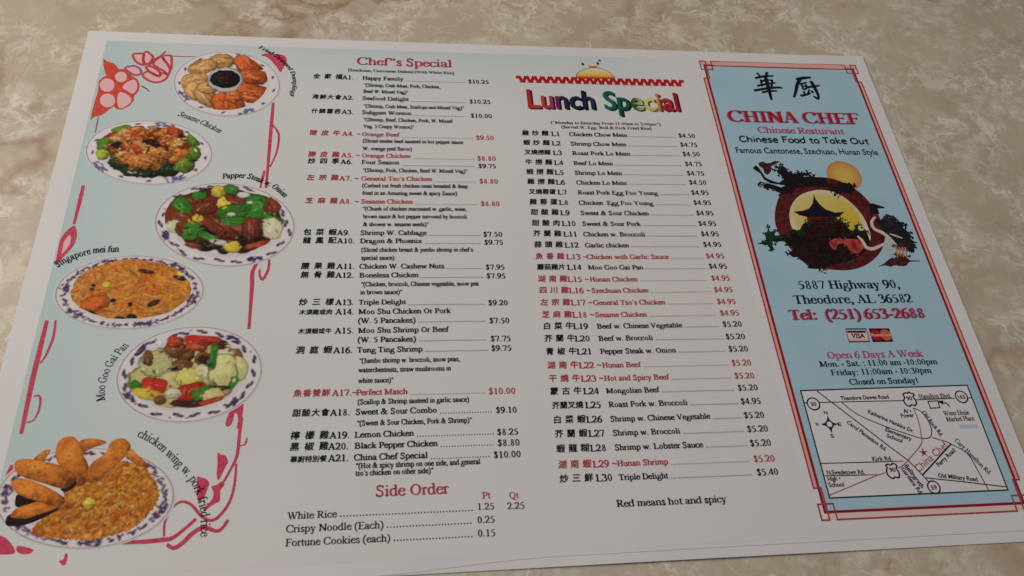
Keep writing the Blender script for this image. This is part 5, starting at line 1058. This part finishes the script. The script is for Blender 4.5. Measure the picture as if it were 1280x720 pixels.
shape('pagoda_lattice', sum([stroke([(hu0, hv+0.06+0.07*k), (hu1, hv+0.06+0.07*k)], 0.008) for k in range(3)]+[stroke([(hu0+(hu1-hu0)*k/7, hv+0.06), (hu0+(hu1-hu0)*k/7, hv+0.13)], 0.008) for k in range(8)], []), 8.6, em_m['maroon'], em_root)
foliage('small_blossoms', [E['bloom'][k] for k in (1, 3, 5, 6, 8, 10)], 0.05, 6, 0.022, em_m['red'], 8.7, 8)
for k, p in enumerate(EMBLEM_NECKS):
    shape('crane_neck', ribbon(smooth(p, 7), lambda t, dx, dy, k=k: (0.052 if k < 2 else 0.025)*(0.45+0.8*math.sin(PI*min(1, t*0.9+0.08)))), 9, em_m['ivory'], em_root)
rb = [p[0] for p in EMBLEM_RIBS]+[p[-1] for p in EMBLEM_RIBS]
foliage('crane_body', rb, 0.05, 8, 0.035, em_m['brown'], 8.05, 9)
foliage('blossom_curls', [(rb[0][0]-0.12, rb[0][1]+0.03), (rb[0][0]-0.15, rb[0][1]+0.15)], 0.07, 10, 0.026, em_m['ivory'], 8.15, 10)
for p in EMBLEM_RIBS: shape('tail_feather', ribbon(smooth(p, 3), 0.022), 9, em_m['orange'], em_root)

# ------------------------------------------------ street map
V, F = quad_grid(MAP_BOX, 24, 14)
smap = flat('street_map', V, F, 3, paper_m, menu)
LW = 0.016
shape('map_border', stroke(MAP_BOX, LW*1.2, True), 6, INK['black'], smap)
for c, w, p in MAP_LINES: shape('map_road', ribbon(cut_long(smooth(p, 4) if len(p) > 5 else p), LW*w*0.9), 5 if c == 'k' else 5.3, INK['black' if c == 'k' else 'map_red'], smap)
for (cu, cv), t in MAP_RINGS:
    o = disc(cu, cv, 0.092 if t != '59' else 0.088, None, 28)
    rg = shape('route_circle', [o], 6, paper_m, smap)
    shape('circle_line', ribbon(o+[o[0]], LW*1.3), 7, INK['black'], smap)
    w = 0.085 if len(t) == 2 else 0.11
    sans('route_number', t, (cu-w/2, cv+0.032), (cu+w/2, cv+0.032), 0.085, INK['black'], smap, 0.03, 8)
for s in MAP_SHIELDS:
    o = smooth(s, 3, True)
    sh_ = shape('route_shield', [o], 6, paper_m, smap)
    shape('shield_line', ribbon(o+[o[0]], LW*1.4), 7, INK['black'], smap)
    cu = sum(p[0] for p in s)/len(s); cv = sum(p[1] for p in s)/len(s)
    sans('route_number', '90', (cu-0.045, cv+0.03), (cu+0.045, cv+0.03), 0.085, INK['black'], smap, 0.03, 8)
shape('map_square', stroke(MAP_SQUARE, LW, True), 7, INK['black'], smap)
shape('map_arrow', ribbon(smooth(MAP_ARROW, 4), LW*1.2)+[[(MAP_ARROW[-1][0]-0.075, MAP_ARROW[-1][1]-0.02), (MAP_ARROW[-1][0]+0.02, MAP_ARROW[-1][1]-0.035), (MAP_ARROW[-1][0]+0.0, MAP_ARROW[-1][1]+0.035)]], 7, INK['black'], smap)
cc = MAP_COMPASS
ring = disc(cc[0][0], cc[0][1], 0.052, None, 20)
polys = ribbon(ring+[ring[0]], LW*1.3)
for q in cc[5:9]:
    dx, dy = q[0]-cc[0][0], q[1]-cc[0][1]; l = math.hypot(dx, dy); dx, dy = dx/l, dy/l
    polys.append([(cc[0][0]+dx*0.05-dy*0.026, cc[0][1]+dy*0.05+dx*0.026), (q[0]+dx*0.02, q[1]+dy*0.02), (cc[0][0]+dx*0.05+dy*0.026, cc[0][1]+dy*0.05-dx*0.026)])
comp = shape('map_compass', polys, 7, INK['black'], smap)
for q, t in zip(cc[1:5], 'NWES'):
    sans('compass_letter', t, (q[0]-0.028, q[1]+0.012), (q[0]+0.028, q[1]+0.012), 0.075, INK['black'], smap, 0.02, 8)
for t, a, b in MAP_LABELS:
    em = 0.088 if t not in ('Bellingrath', 'Gardens Rd', 'Cary Hamilton Rd.', 'Old Rock Rd.') else 0.095
    if t in ('Hamilton Blvd.', 'Winn Dixie', 'Market Place', 'Cary Hamilton Rd.'):
        serif_path('street_name', t, [a, ((a[0]+b[0])/2, (a[1]+b[1])/2), b], 0.108, 1, INK['black'], smap, 8)
    else: sans('street_name', t, a, b, em, INK['black'], smap, 0.024, 8)
a, b, st = MAP_NAME
sans('restaurant_name', 'China Chef', a, b, 0.15, INK['crimson'], smap, 0.0, 8)
star = [(st[0]+(0.075 if k % 2 == 0 else 0.022)*math.sin(k*PI/5), st[1]-(0.075 if k % 2 == 0 else 0.022)*math.cos(k*PI/5)) for k in range(10)]
shape('map_star', [star], 8, INK['frame'], smap)
shape('map_smudge', [MAP_SMUDGE], 4, INK['smudge'], smap)
